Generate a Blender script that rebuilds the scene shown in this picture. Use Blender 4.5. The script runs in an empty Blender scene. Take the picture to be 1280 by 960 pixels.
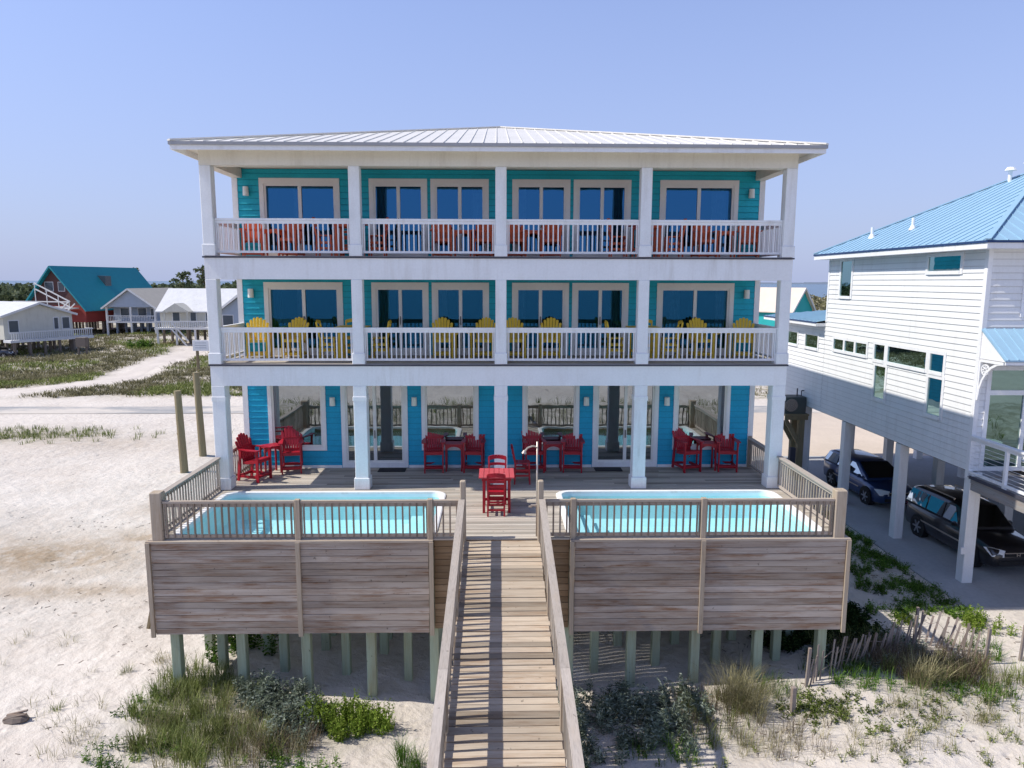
import bpy, bmesh, math, random
from mathutils import Vector, Matrix, noise
R = math.radians
random.seed(11)
scene = bpy.context.scene
COL = scene.collection
rnd = random.Random(5)

# ------------------------------------------------------------------ helpers
class MB:
    """collects simple shapes and links them as one mesh object"""
    def __init__(s):
        s.v = []; s.f = []
    def poly(s, pts):
        b = len(s.v); s.v += [tuple(p) for p in pts]; s.f.append(tuple(range(b, b+len(pts))))
    def hexa(s, p):                      # 8 corners: bottom 4 ccw, top 4 ccw
        b = len(s.v); s.v += [tuple(q) for q in p]
        for f in ((3,2,1,0),(4,5,6,7),(0,1,5,4),(1,2,6,5),(2,3,7,6),(3,0,4,7)):
            s.f.append(tuple(b+i for i in f))
    def box(s, x0, x1, y0, y1, z0, z1):
        s.hexa([(x0,y0,z0),(x1,y0,z0),(x1,y1,z0),(x0,y1,z0),(x0,y0,z1),(x1,y0,z1),(x1,y1,z1),(x0,y1,z1)])
    def cbox(s, x0, x1, y0, y1, z0, z1, b=.015):   # box with chamfered vertical edges and top rim
        n = len(s.v)
        def ring(i, z):
            a0, a1, c0, c1 = x0+i, x1-i, y0+i, y1-i
            return [(a0+b,c0,z),(a1-b,c0,z),(a1,c0+b,z),(a1,c1-b,z),(a1-b,c1,z),(a0+b,c1,z),(a0,c1-b,z),(a0,c0+b,z)]
        rs = [ring(0,z0), ring(0,z1-b), ring(b*.7,z1)]
        for r_ in rs: s.v += r_
        for k in range(2):
            for i in range(8):
                j = (i+1) % 8
                s.f.append((n+k*8+i, n+k*8+j, n+k*8+8+j, n+k*8+8+i))
        s.f.append(tuple(n+16+i for i in range(8))); s.f.append(tuple(n+7-i for i in range(8)))
    def bar(s, p0, p1, w, h, up=(0,0,1)):          # rectangular bar from p0 to p1
        p0 = Vector(p0); p1 = Vector(p1); d = (p1-p0)
        if d.length < 1e-6: return
        d.normalize(); up = Vector(up)
        if abs(d.dot(up)) > .98: up = Vector((0,1,0))
        sd = d.cross(up).normalized(); u = sd.cross(d).normalized()
        a = sd*(w/2); b = u*(h/2)
        s.hexa([p0-a-b, p0+a-b, p1+a-b, p1-a-b, p0-a+b, p0+a+b, p1+a+b, p1-a+b])
    def cyl(s, p0, p1, r0, r1=None, n=10, cap=True):
        if r1 is None: r1 = r0
        p0 = Vector(p0); p1 = Vector(p1); d = (p1-p0).normalized()
        t = Vector((1,0,0)) if abs(d.x) < .8 else Vector((0,1,0))
        a = d.cross(t).normalized(); b = d.cross(a).normalized()
        k = len(s.v)
        for p, r in ((p0,r0),(p1,r1)):
            for i in range(n):
                an = 2*math.pi*i/n
                s.v.append(tuple(p + a*(r*math.cos(an)) + b*(r*math.sin(an))))
        for i in range(n):
            j = (i+1) % n
            s.f.append((k+i, k+n+i, k+n+j, k+j))
        if cap:
            s.f.append(tuple(k+i for i in range(n))); s.f.append(tuple(k+n+n-1-i for i in range(n)))
    def tube(s, pts, r, n=8):
        for a, b in zip(pts[:-1], pts[1:]): s.cyl(a, b, r, r, n)
    def prism(s, pts, off):                         # polygon extruded along vector off
        off = Vector(off); n = len(pts); k = len(s.v)
        s.v += [tuple(p) for p in pts] + [tuple(Vector(p)+off) for p in pts]
        s.f.append(tuple(k+n-1-i for i in range(n))); s.f.append(tuple(k+n+i for i in range(n)))
        for i in range(n):
            j = (i+1) % n
            s.f.append((k+i, k+j, k+n+j, k+n+i))
    def loft(s, rings, cap=True, closed=True):
        n = len(rings[0]); k = len(s.v)
        for r_ in rings: s.v += [tuple(p) for p in r_]
        m = n if closed else n-1
        for q in range(len(rings)-1):
            for i in range(m):
                j = (i+1) % n
                s.f.append((k+q*n+i, k+q*n+j, k+(q+1)*n+j, k+(q+1)*n+i))
        if cap:
            s.f.append(tuple(k+n-1-i for i in range(n))); e = k+(len(rings)-1)*n
            s.f.append(tuple(e+i for i in range(n)))
    def xf(s, M, start=0):
        for i in range(start, len(s.v)): s.v[i] = tuple(M @ Vector(s.v[i]))
    def build(s, name, mat, parent=None, origin=None, smooth=False, fix=False):
        me = bpy.data.meshes.new(name)
        o_ = Vector((0,0,0))
        root = parent
        while root is not None and root.parent is not None: root = root.parent
        if root is not None: o_ = Vector(root.get('_o', (0,0,0)))
        elif origin is not None: o_ = Vector(origin)
        if o_.length > 0: vs = [(x-o_.x, y-o_.y, z-o_.z) for x, y, z in s.v]
        else: vs = s.v
        me.from_pydata(vs, [], s.f); me.update()
        if fix:
            bm = bmesh.new(); bm.from_mesh(me); bmesh.ops.recalc_face_normals(bm, faces=bm.faces); bm.to_mesh(me); bm.free()
        if mat is not None: me.materials.append(mat)
        if smooth:
            for p in me.polygons: p.use_smooth = True
        o = bpy.data.objects.new(name, me); COL.objects.link(o)
        if parent is not None: o.parent = parent
        elif origin is not None: o.location = origin
        return o

def tag(o, label=None, cat=None, group=None, kind=None):
    if label: o['label'] = label
    if cat: o['category'] = cat
    if group: o['group'] = group
    if kind: o['kind'] = kind
    return o
def thing(name, label, cat, loc=(0,0,0), group=None, world=True):
    o = bpy.data.objects.new(name, None); COL.objects.link(o)
    o.empty_display_size = .2
    o.location = loc
    if world: o['_o'] = tuple(loc)      # children are given in world coordinates
    return tag(o, label, cat, group)
def dup(root, loc, rz=0, label=None, group=None, sc=None):
    r = root.copy(); COL.objects.link(r); r.location = loc; r.rotation_euler = (0,0,rz)
    if label: r['label'] = label
    if group: r['group'] = group
    if sc: r.scale = (sc,sc,sc) if not isinstance(sc, tuple) else sc
    for ch in list(root.children):
        c = ch.copy(); COL.objects.link(c); c.parent = r
        for g in list(ch.children):
            d = g.copy(); COL.objects.link(d); d.parent = c
    return r

# ------------------------------------------------------------------ materials
def new_mat(name):
    m = bpy.data.materials.new(name); m.use_nodes = True
    nt = m.node_tree
    for n in list(nt.nodes): nt.nodes.remove(n)
    out = nt.nodes.new('ShaderNodeOutputMaterial')
    return m, nt, out
def N(nt, t, **kw):
    n = nt.nodes.new(t)
    for k, v in kw.items():
        if k in n.inputs: n.inputs[k].default_value = v
        else: setattr(n, k, v)
    return n
def L(nt, a, b): nt.links.new(a, b)
def rgb(c): return (c[0], c[1], c[2], 1)
def mixc(nt, fac, a, b, blend='MIX'):
    m = nt.nodes.new('ShaderNodeMix'); m.data_type = 'RGBA'; m.blend_type = blend
    for sock, val in ((0, fac), (6, a), (7, b)):
        if hasattr(val, 'is_linked') or hasattr(val, 'links'): nt.links.new(val, m.inputs[sock])
        else: m.inputs[sock].default_value = val if sock == 0 else rgb(val)
    return m.outputs[2]
def ramp(nt, src, stops):
    r = nt.nodes.new('ShaderNodeValToRGB')
    els = r.color_ramp.elements
    while len(els) < len(stops): els.new(.5)
    for e, (p, c) in zip(els, stops):
        e.position = p; e.color = rgb(c) if not isinstance(c, (int, float)) else (c,c,c,1)
    nt.links.new(src, r.inputs[0]); return r.outputs[0]
def noise_tex(nt, scale, detail=4, vec=None, stretch=None, rough=.55, coord='Object'):
    t = N(nt, 'ShaderNodeTexNoise'); t.inputs['Scale'].default_value = scale; t.inputs['Detail'].default_value = detail
    t.inputs['Roughness'].default_value = rough
    if vec is None:
        tc = N(nt, 'ShaderNodeTexCoord'); vec = tc.outputs[coord]
    if stretch:
        mp = N(nt, 'ShaderNodeMapping'); mp.inputs['Scale'].default_value = stretch; L(nt, vec, mp.inputs['Vector']); vec = mp.outputs['Vector']
    L(nt, vec, t.inputs['Vector']); return t.outputs['Fac']

def paint(name, c, rough=.5, var=.08, dirt=.12, scale=1.2, metal=0, spec=.4, bump=0.0, streak=0.0, lap=None):
    m, nt, out = new_mat(name)
    b = N(nt, 'ShaderNodeBsdfPrincipled'); b.inputs['Roughness'].default_value = rough; b.inputs['Metallic'].default_value = metal
    b.inputs['Specular IOR Level'].default_value = spec
    n1 = noise_tex(nt, scale, 5); n2 = noise_tex(nt, scale*14, 3)
    dk = tuple(x*(1-dirt) for x in c); lt = tuple(min(1, x*(1+var)) for x in c)
    col = ramp(nt, n1, [(.3, dk), (.7, lt)])
    col = mixc(nt, .5, col, ramp(nt, n2, [(.3, dk), (.65, c)]))
    if streak:
        n3_ = noise_tex(nt, 1, 5, None, (3.5,3.5,.35), .7); n4_ = noise_tex(nt, .8, 4)
        fm = N(nt, 'ShaderNodeMath', operation='MULTIPLY'); L(nt, ramp(nt, n3_, [(.5, 0.0), (.75, streak)]), fm.inputs[0]); L(nt, ramp(nt, n4_, [(.35, .2), (.65, 1.0)]), fm.inputs[1])
        col = mixc(nt, fm.outputs[0], col, tuple(x*q for x, q in zip(c, (.52,.46,.38))))
    if lap:                                         # shadow line under every board lap, painted into the colour
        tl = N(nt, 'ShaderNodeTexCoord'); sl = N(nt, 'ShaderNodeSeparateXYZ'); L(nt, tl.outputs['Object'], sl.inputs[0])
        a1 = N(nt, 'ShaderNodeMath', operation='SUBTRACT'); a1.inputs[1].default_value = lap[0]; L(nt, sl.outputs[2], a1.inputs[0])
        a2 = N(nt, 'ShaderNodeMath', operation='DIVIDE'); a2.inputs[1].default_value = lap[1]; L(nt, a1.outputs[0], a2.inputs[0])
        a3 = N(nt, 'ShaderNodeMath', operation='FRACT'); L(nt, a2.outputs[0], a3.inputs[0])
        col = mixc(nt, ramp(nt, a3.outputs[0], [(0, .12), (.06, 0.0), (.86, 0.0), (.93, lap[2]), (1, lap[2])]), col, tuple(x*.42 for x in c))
    L(nt, col, b.inputs['Base Color'])
    if bump:
        bp = N(nt, 'ShaderNodeBump'); bp.inputs['Strength'].default_value = bump; bp.inputs['Distance'].default_value = .01
        L(nt, n2, bp.inputs['Height']); L(nt, bp.outputs[0], b.inputs['Normal'])
    L(nt, b.outputs[0], out.inputs[0]); return m

def wood(name, c1, c2, axis='x', rough=.85, stain=.5, warmth=.55, lo=.62, streak=(.32,.2,.12)):
    """weathered boards: grain along an axis, tone varies from board to board"""
    m, nt, out = new_mat(name)
    b = N(nt, 'ShaderNodeBsdfPrincipled'); b.inputs['Roughness'].default_value = rough; b.inputs['Specular IOR Level'].default_value = .2
    st = {'x': (1.5,52,52), 'y': (52,1.5,52), 'z': (52,52,1.5)}[axis]
    st2 = {'x': (.5,4,4), 'y': (4,.5,4), 'z': (4,4,.5)}[axis]
    g = N(nt, 'ShaderNodeNewGeometry'); isl = g.outputs['Random Per Island']
    tc = N(nt, 'ShaderNodeTexCoord')
    va = N(nt, 'ShaderNodeVectorMath', operation='ADD'); L(nt, tc.outputs['Object'], va.inputs[0])
    cmb = N(nt, 'ShaderNodeCombineXYZ'); mm = N(nt, 'ShaderNodeMath', operation='MULTIPLY'); mm.inputs[1].default_value = 37
    L(nt, isl, mm.inputs[0])
    for i in range(3): L(nt, mm.outputs[0], cmb.inputs[i])
    L(nt, cmb.outputs[0], va.inputs[1]); vec = va.outputs[0]
    grain = noise_tex(nt, 1, 6, vec, st, .65); big = noise_tex(nt, 1, 3, vec, st2)
    col = ramp(nt, grain, [(.28, tuple(x*.62 for x in c1)), (.5, c1), (.75, tuple(min(1,x*1.22) for x in c1))])
    col = mixc(nt, ramp(nt, big, [(.35, 0.0), (.7, stain)]), col, c2)
    wf = N(nt, 'ShaderNodeMath', operation='MULTIPLY'); L(nt, ramp(nt, noise_tex(nt, 1, 5, vec, tuple(x*1.5 for x in st2), .7), [(.47, 0.0), (.66, warmth)]), wf.inputs[0]); L(nt, ramp(nt, noise_tex(nt, 1, 6, vec, tuple(x*.55 for x in st), .75), [(.38, .25), (.58, 1.0)]), wf.inputs[1]); warm = wf.outputs[0]
    col = mixc(nt, warm, col, streak)
    val = ramp(nt, isl, [(0, lo), (.35, .9), (1, 1.15)])
    col = mixc(nt, 1.0, col, val, 'MULTIPLY')
    knot = noise_tex(nt, 9, 2, vec)
    col = mixc(nt, ramp(nt, knot, [(.70, 0.0), (.76, .75)]), col, tuple(x*.3 for x in c1))
    L(nt, col, b.inputs['Base Color'])
    bp = N(nt, 'ShaderNodeBump'); bp.inputs['Strength'].default_value = .35; bp.inputs['Distance'].default_value = .006
    L(nt, grain, bp.inputs['Height']); L(nt, bp.outputs[0], b.inputs['Normal'])
    L(nt, b.outputs[0], out.inputs[0]); return m

def glass(name, tint, refl, thru, rough=.01):
    """window pane: mirror-like coating mixed with a tinted see-through sheet"""
    m, nt, out = new_mat(name)
    gl = N(nt, 'ShaderNodeBsdfGlossy'); gl.inputs['Color'].default_value = rgb(tint); gl.inputs['Roughness'].default_value = rough
    tr = N(nt, 'ShaderNodeBsdfTransparent'); tr.inputs['Color'].default_value = rgb(thru)
    oi_ = N(nt, 'ShaderNodeObjectInfo'); tcg = N(nt, 'ShaderNodeTexCoord'); vg = N(nt, 'ShaderNodeVectorMath', operation='ADD'); cg = N(nt, 'ShaderNodeCombineXYZ')
    mg = N(nt, 'ShaderNodeMath', operation='MULTIPLY'); mg.inputs[1].default_value = 91; L(nt, oi_.outputs['Random'], mg.inputs[0]); L(nt, mg.outputs[0], cg.inputs[0]); L(nt, mg.outputs[0], cg.inputs[2])
    L(nt, tcg.outputs['Object'], vg.inputs[0]); L(nt, cg.outputs[0], vg.inputs[1])
    wv = noise_tex(nt, 1.4, 2, vg.outputs[0])
    bp = N(nt, 'ShaderNodeBump'); bp.inputs['Strength'].default_value = .10; bp.inputs['Distance'].default_value = .02
    L(nt, wv, bp.inputs['Height']); L(nt, bp.outputs[0], gl.inputs['Normal'])
    lw = N(nt, 'ShaderNodeFresnel'); lw.inputs['IOR'].default_value = 1.5
    mr = N(nt, 'ShaderNodeMapRange'); mr.inputs['From Min'].default_value = .04; mr.inputs['To Min'].default_value = refl; mr.inputs['To Max'].default_value = .95
    L(nt, lw.outputs[0], mr.inputs['Value'])
    mx = N(nt, 'ShaderNodeMixShader'); L(nt, mr.outputs[0], mx.inputs[0]); L(nt, tr.outputs[0], mx.inputs[1]); L(nt, gl.outputs[0], mx.inputs[2])
    L(nt, mx.outputs[0], out.inputs[0]); return m

def leafmat(name, c, c2, trans=.35, rough=.6):
    m, nt, out = new_mat(name)
    g = N(nt, 'ShaderNodeNewGeometry')
    oi = N(nt, 'ShaderNodeObjectInfo')
    col = ramp(nt, g.outputs['Random Per Island'], [(0, tuple(x*.55 for x in c)), (.45, c), (.85, c2), (1, tuple(min(1, x*1.25) for x in c2))])
    n1 = noise_tex(nt, 1.6, 2)
    col = mixc(nt, 1.0, col, ramp(nt, n1, [(.3, .6), (.7, 1.2)]), 'MULTIPLY')
    col = mixc(nt, 1.0, col, ramp(nt, oi.outputs['Random'], [(0, .8), (1, 1.15)]), 'MULTIPLY')
    d = N(nt, 'ShaderNodeBsdfDiffuse'); L(nt, col, d.inputs['Color'])
    t = N(nt, 'ShaderNodeBsdfTranslucent'); L(nt, col, t.inputs['Color'])
    mx = N(nt, 'ShaderNodeMixShader'); mx.inputs[0].default_value = trans
    L(nt, d.outputs[0], mx.inputs[1]); L(nt, t.outputs[0], mx.inputs[2])
    L(nt, mx.outputs[0], out.inputs[0]); return m

M = {}
M['white'] = paint('white_paint', (.84,.84,.84), .45, .03, .10, streak=.45)
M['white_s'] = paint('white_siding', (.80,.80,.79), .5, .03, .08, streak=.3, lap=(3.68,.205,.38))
M['column'] = paint('column_paint', (.83,.84,.84), .45, .03, .12, scale=2, streak=.5)
M['cream'] = paint('cream_trim', (.76,.72,.63), .5, .03, .10, streak=.4)
M['trim'] = paint('window_trim', (.82,.80,.76), .45, .03, .07)
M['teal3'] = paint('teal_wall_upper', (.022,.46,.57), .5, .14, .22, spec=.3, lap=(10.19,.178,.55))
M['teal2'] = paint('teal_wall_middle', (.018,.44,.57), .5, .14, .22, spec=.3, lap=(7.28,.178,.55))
M['teal1'] = paint('teal_wall_lower_skylit', (.010,.37,.59), .5, .14, .22, spec=.3, lap=(3.75,.178,.55))  # same teal wall, with the bluer skylight tint put into its colour
M['soffit'] = paint('soffit', (.72,.68,.58), .6, .03, .08)
M['dark'] = paint('dark_edge', (.06,.06,.08), .7)
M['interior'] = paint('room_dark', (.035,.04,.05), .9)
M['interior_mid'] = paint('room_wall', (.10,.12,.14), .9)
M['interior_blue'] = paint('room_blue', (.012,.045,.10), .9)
M['curtain'] = paint('curtain', (.50,.56,.60), .9, .2, .3, scale=6)
M['curtain_dark'] = paint('dark_curtain', (.05,.09,.09), .9)
M['roofmetal'] = paint('roof_metal', (.76,.73,.66), .4, .05, .16, spec=.5)
M['gutter'] = paint('drip_edge', (.33,.33,.34), .4)
M['deckwood'] = wood('deck_boards', (.43,.39,.335), (.54,.49,.43), 'x', stain=.6, streak=(.34,.25,.17))
M['rampwood'] = wood('ramp_boards', (.42,.345,.265), (.55,.47,.37), 'x', stain=.6, streak=(.28,.17,.095), warmth=.8, lo=.5)
M['skirtwood'] = wood('skirt_boards', (.345,.28,.225), (.50,.44,.385), 'x', stain=.8, streak=(.21,.105,.05), warmth=.95, lo=.66)
M['skirtdark'] = wood('skirt_boards_brown', (.25,.17,.10), (.31,.23,.15), 'x', stain=.5, streak=(.2,.12,.06))
M['postwood'] = wood('post_wood', (.40,.33,.25), (.46,.40,.32), 'z', stain=.5, streak=(.30,.19,.10))
M['railwood'] = wood('rail_wood_x', (.38,.32,.26), (.45,.40,.34), 'x', stain=.5, streak=(.27,.17,.10))
M['railwoody'] = wood('rail_wood_y', (.36,.315,.275), (.45,.405,.36), 'y', stain=.5, streak=(.40,.33,.26))
M['balwood'] = wood('baluster_wood', (.25,.20,.16), (.33,.28,.23), 'z', stain=.5)
M['balwoodlt'] = wood('baluster_wood_light', (.46,.40,.32), (.52,.46,.38), 'z', stain=.5)
M['piling'] = wood('treated_piling', (.34,.37,.26), (.38,.48,.36), 'z', stain=.8, streak=(.30,.26,.15))
M['polewood'] = wood('old_pole', (.24,.20,.12), (.30,.26,.16), 'z', stain=.6)
M['greywood'] = wood('grey_picket', (.25,.21,.19), (.33,.29,.26), 'z', stain=.6)
M['drift'] = wood('driftwood', (.16,.13,.11), (.22,.19,.17), 'x')
def plastic(n, c): return paint(n, c, .42, .1, .16, scale=5, spec=.45)
M['red'] = plastic('red_paint', (.40,.008,.022)); M['redtop'] = plastic('sunlit_red_paint', (.56,.085,.095))  # second red is lighter: sunlight painted into the bar tabletop colour
M['yellow'] = plastic('yellow_paint', (.84,.56,.04))
M['orange'] = plastic('orange_paint', (.74,.13,.04))
M['chrome'] = paint('pipe_metal', (.52,.44,.37), .35, metal=.5)
M['black'] = paint('black_rubber', (.012,.012,.014), .7)
M['concrete'] = paint('concrete', (.42,.42,.42), .85, .1, .22, scale=.5, bump=.2)
M['driveway'] = paint('driveway', (.58,.49,.40), .9, .08, .15, scale=.4)
def road_mat():
    m, nt, out = new_mat('sandy_asphalt'); b = N(nt, 'ShaderNodeBsdfPrincipled'); b.inputs['Roughness'].default_value = .92
    n1 = noise_tex(nt, .22, 6, stretch=(.5,1.6,1), rough=.7); n2 = noise_tex(nt, 14, 3)
    c = mixc(nt, ramp(nt, n1, [(.40, 0.0), (.54, .95)]), ramp(nt, n2, [(.3, (.24,.24,.24)), (.7, (.33,.33,.33))]), (.57,.515,.45))
    L(nt, c, b.inputs['Base Color']); L(nt, b.outputs[0], out.inputs[0]); return m
M['road'] = road_mat()
M['track'] = paint('sandy_track', (.60,.54,.48), .95, .1, .18, scale=.3)
M['blueroof'] = paint('blue_metal_roof', (.29,.46,.59), .42, .06, .08, spec=.5)
M['blueroofdk'] = paint('blue_roof_edge', (.02,.05,.14), .5)
M['greybeam'] = wood('grey_deck_beam', (.30,.29,.28), (.36,.35,.34), 'y')
M['g1'] = glass('glass_lower', (.52,.57,.60), .56, (.22,.27,.29))
M['g2'] = glass('glass_middle', (.045,.22,.33), .52, (.35,.47,.55))
M['g3'] = glass('glass_upper', (.05,.20,.40), .52, (.35,.47,.58))
M['gn'] = glass('glass_neighbour', (.34,.52,.50), .5, (.3,.4,.38))
M['gcar'] = glass('glass_car', (.55,.62,.7), .30, (.05,.05,.06))
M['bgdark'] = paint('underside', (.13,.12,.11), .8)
M['lampw'] = paint('lamp_glass', (.75,.78,.72), .3)
M['bronze'] = paint('lamp_metal', (.10,.09,.08), .5)

# ground colour comes from point attributes written with the mesh
def ground_mat():
    m, nt, out = new_mat('sand')
    b = N(nt, 'ShaderNodeBsdfPrincipled'); b.inputs['Roughness'].default_value = .95; b.inputs['Specular IOR Level'].default_value = .1
    a = N(nt, 'ShaderNodeAttribute', attribute_name='veg'); t = N(nt, 'ShaderNodeAttribute', attribute_name='tan')
    n1 = noise_tex(nt, .35, 6); n2 = noise_tex(nt, 3.0, 6); n3 = noise_tex(nt, 38, 3)
    sand = ramp(nt, n1, [(.25, (.52,.46,.40)), (.55, (.62,.565,.505)), (.85, (.66,.61,.555))])
    sand = mixc(nt, .3, sand, ramp(nt, n2, [(.3, (.46,.40,.34)), (.6, (.65,.60,.54))]))
    n4 = noise_tex(nt, 1.3, 6, rough=.7)
    tanm = N(nt, 'ShaderNodeMath', operation='MULTIPLY'); L(nt, t.outputs['Fac'], tanm.inputs[0]); L(nt, ramp(nt, n4, [(.30, .25), (.55, 1.0)]), tanm.inputs[1])
    sand = mixc(nt, tanm.outputs[0], sand, (.33,.25,.17))
    vm = N(nt, 'ShaderNodeMath', operation='MULTIPLY'); L(nt, a.outputs['Fac'], vm.inputs[0])
    n5 = noise_tex(nt, .9, 6, rough=.75)
    L(nt, ramp(nt, n5, [(.38, 0.0), (.56, 1.0)]), vm.inputs[1])
    vegc = ramp(nt, noise_tex(nt, .45, 5, rough=.7), [(.3, (.09,.085,.04)), (.55, (.17,.155,.075)), (.8, (.27,.23,.14))])
    col = mixc(nt, vm.outputs[0], sand, vegc)
    # small litter specks
    sp = noise_tex(nt, 7, 3, rough=.8)
    col = mixc(nt, ramp(nt, sp, [(.70, 0.0), (.76, .6)]), col, (.20,.16,.12))
    L(nt, col, b.inputs['Base Color'])
    mx = N(nt, 'ShaderNodeMath', operation='ADD'); ml = N(nt, 'ShaderNodeMath', operation='MULTIPLY'); ml.inputs[1].default_value = .12
    L(nt, n3, ml.inputs[0]); L(nt, n2, mx.inputs[0]); L(nt, ml.outputs[0], mx.inputs[1])
    vo = N(nt, 'ShaderNodeTexVoronoi', feature='SMOOTH_F1'); vo.inputs['Scale'].default_value = 1.9; vo.inputs['Smoothness'].default_value = .3
    tcv = N(nt, 'ShaderNodeTexCoord'); mpv = N(nt, 'ShaderNodeMapping'); mpv.inputs['Scale'].default_value = (1,1.5,1); mpv.inputs['Rotation'].default_value = (0,0,.6)
    L(nt, tcv.outputs['Object'], mpv.inputs['Vector']); L(nt, mpv.outputs['Vector'], vo.inputs['Vector'])
    dent = ramp(nt, vo.outputs['Distance'], [(.06, 0.0), (.22, 1.0)])
    trod = ramp(nt, noise_tex(nt, .22, 3), [(.42, 0.0), (.55, .8)])
    dm = N(nt, 'ShaderNodeMath', operation='MULTIPLY'); L(nt, dent, dm.inputs[0]); L(nt, trod, dm.inputs[1])
    ds = N(nt, 'ShaderNodeMath', operation='MULTIPLY'); ds.inputs[1].default_value = .45; L(nt, dm.outputs[0], ds.inputs[0])
    mx2 = N(nt, 'ShaderNodeMath', operation='ADD'); L(nt, mx.outputs[0], mx2.inputs[0]); L(nt, ds.outputs[0], mx2.inputs[1])
    bp = N(nt, 'ShaderNodeBump'); bp.inputs['Strength'].default_value = .7; bp.inputs['Distance'].default_value = .15
    L(nt, mx2.outputs[0], bp.inputs['Height']); L(nt, bp.outputs[0], b.inputs['Normal'])
    L(nt, b.outputs[0], out.inputs[0]); return m
M['sand'] = ground_mat()

def sea_mat():
    m, nt, out = new_mat('sea_water')
    b = N(nt, 'ShaderNodeBsdfPrincipled'); b.inputs['Roughness'].default_value = .22; b.inputs['Base Color'].default_value = (.06,.12,.17,1)
    b.inputs['Specular IOR Level'].default_value = .3
    w = noise_tex(nt, .35, 5, stretch=(.4,1,1)); bp = N(nt, 'ShaderNodeBump'); bp.inputs['Strength'].default_value = .9; bp.inputs['Distance'].default_value = .8
    L(nt, w, bp.inputs['Height']); L(nt, bp.outputs[0], b.inputs['Normal'])
    L(nt, b.outputs[0], out.inputs[0]); return m
M['sea'] = sea_mat()
def pool_water():
    m, nt, out = new_mat('pool_water')
    gl = N(nt, 'ShaderNodeBsdfGlossy'); gl.inputs['Roughness'].default_value = .02
    tr = N(nt, 'ShaderNodeBsdfTransparent'); tr.inputs['Color'].default_value = (.74,.93,.965,1)
    w = noise_tex(nt, 2.6, 3); bp = N(nt, 'ShaderNodeBump'); bp.inputs['Strength'].default_value = .25; bp.inputs['Distance'].default_value = .04
    L(nt, w, bp.inputs['Height']); L(nt, bp.outputs[0], gl.inputs['Normal'])
    fr = N(nt, 'ShaderNodeFresnel'); fr.inputs['IOR'].default_value = 1.33; L(nt, bp.outputs[0], fr.inputs['Normal'])
    mx = N(nt, 'ShaderNodeMixShader'); L(nt, fr.outputs[0], mx.inputs[0]); L(nt, tr.outputs[0], mx.inputs[1]); L(nt, gl.outputs[0], mx.inputs[2])
    L(nt, mx.outputs[0], out.inputs[0]); return m
M['poolwater'] = pool_water()
def basin_mat():
    m, nt, out = new_mat('pool_plaster')
    b = N(nt, 'ShaderNodeBsdfPrincipled'); b.inputs['Roughness'].default_value = .6
    v = N(nt, 'ShaderNodeTexVoronoi', feature='SMOOTH_F1'); v.inputs['Scale'].default_value = 2.3
    tc = N(nt, 'ShaderNodeTexCoord'); wn = N(nt, 'ShaderNodeTexNoise'); wn.inputs['Scale'].default_value = 1.6
    L(nt, tc.outputs['Object'], wn.inputs['Vector']); L(nt, wn.outputs['Color'], v.inputs['Vector'])
    n1 = noise_tex(nt, .9, 4)
    L(nt, ramp(nt, n1, [(.3, (.58,.80,.85)), (.6, (.72,.87,.90)), (.8, (.80,.90,.92))]), b.inputs['Base Color'])
    L(nt, b.outputs[0], out.inputs[0]); return m
M['basin'] = basin_mat()

# ------------------------------------------------------------------ ground
def sm(a, b, x):
    t = max(0, min(1, (x-a)/(b-a))); return t*t*(3-2*t)
def gauss(x, y, cx, cy, rx, ry): return math.exp(-((x-cx)/rx)**2-((y-cy)/ry)**2)
def fnz(x, y, s, z=0): return noise.noise(Vector((x*s, y*s, z)))
def G(x, y):
    z = -3.74
    z += .32*gauss(x,y,8.3,-3.4,3.2,2.6) - .28*gauss(x,y,-.6,-3.6,2.6,3.0) + .08*gauss(x,y,-8,-4,3,3)
    flat = sm(12.9, 14.1, x)*sm(-1.5, .8, y)*(1-sm(26, 40, y))
    amp = 1 - flat
    z += amp*(.16*fnz(x,y,.16,3) + .10*fnz(x,y,.45,7) + .035*fnz(x,y,1.4,1))
    if abs(x) < 40 and -14 < y < 30: z += amp*.016*fnz(x,y,3.1,5)
    z = z*(1-flat) + (-3.745)*flat
    # the dune the boardwalk crosses, between the house and the sea
    z += 1.55*sm(-9.5, -17.5, y)*(1-sm(-20, -34, y))*(.8+.35*fnz(x,y,.07,2))
    # left background: low hummocks behind the road
    bk = sm(40, 60, y)*(1-sm(12, 22, x))
    z += bk*(.45*fnz(x,y,.055,9)+.25*fnz(x,y,.15,4)) - .25*sm(18, 32, y)
    # road corridor is flat
    rd = sm(29, 32, y)*(1-sm(38, 41, y)); z = z*(1-rd) + (-4.02)*rd
    z -= 5.0*sm(-62, -100, y)
    z -= 4.5*sm(430, 520, y + .0*x)*sm(-20, 40, x) + 5*sm(900, 1100, y)
    z -= 5*sm(1500, 2000, abs(x))
    return z
def seg_d(px, py, pts):
    best = 1e9
    for (ax, ay), (bx, by) in zip(pts[:-1], pts[1:]):
        dx, dy = bx-ax, by-ay; t = max(0, min(1, ((px-ax)*dx+(py-ay)*dy)/(dx*dx+dy*dy)))
        best = min(best, math.hypot(px-ax-t*dx, py-ay-t*dy))
    return best
TRACK = [(-60,39),(-46,42),(-40,46),(-38,52),(-40,62),(-42,75),(-44,88),(-46,96)]
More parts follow.
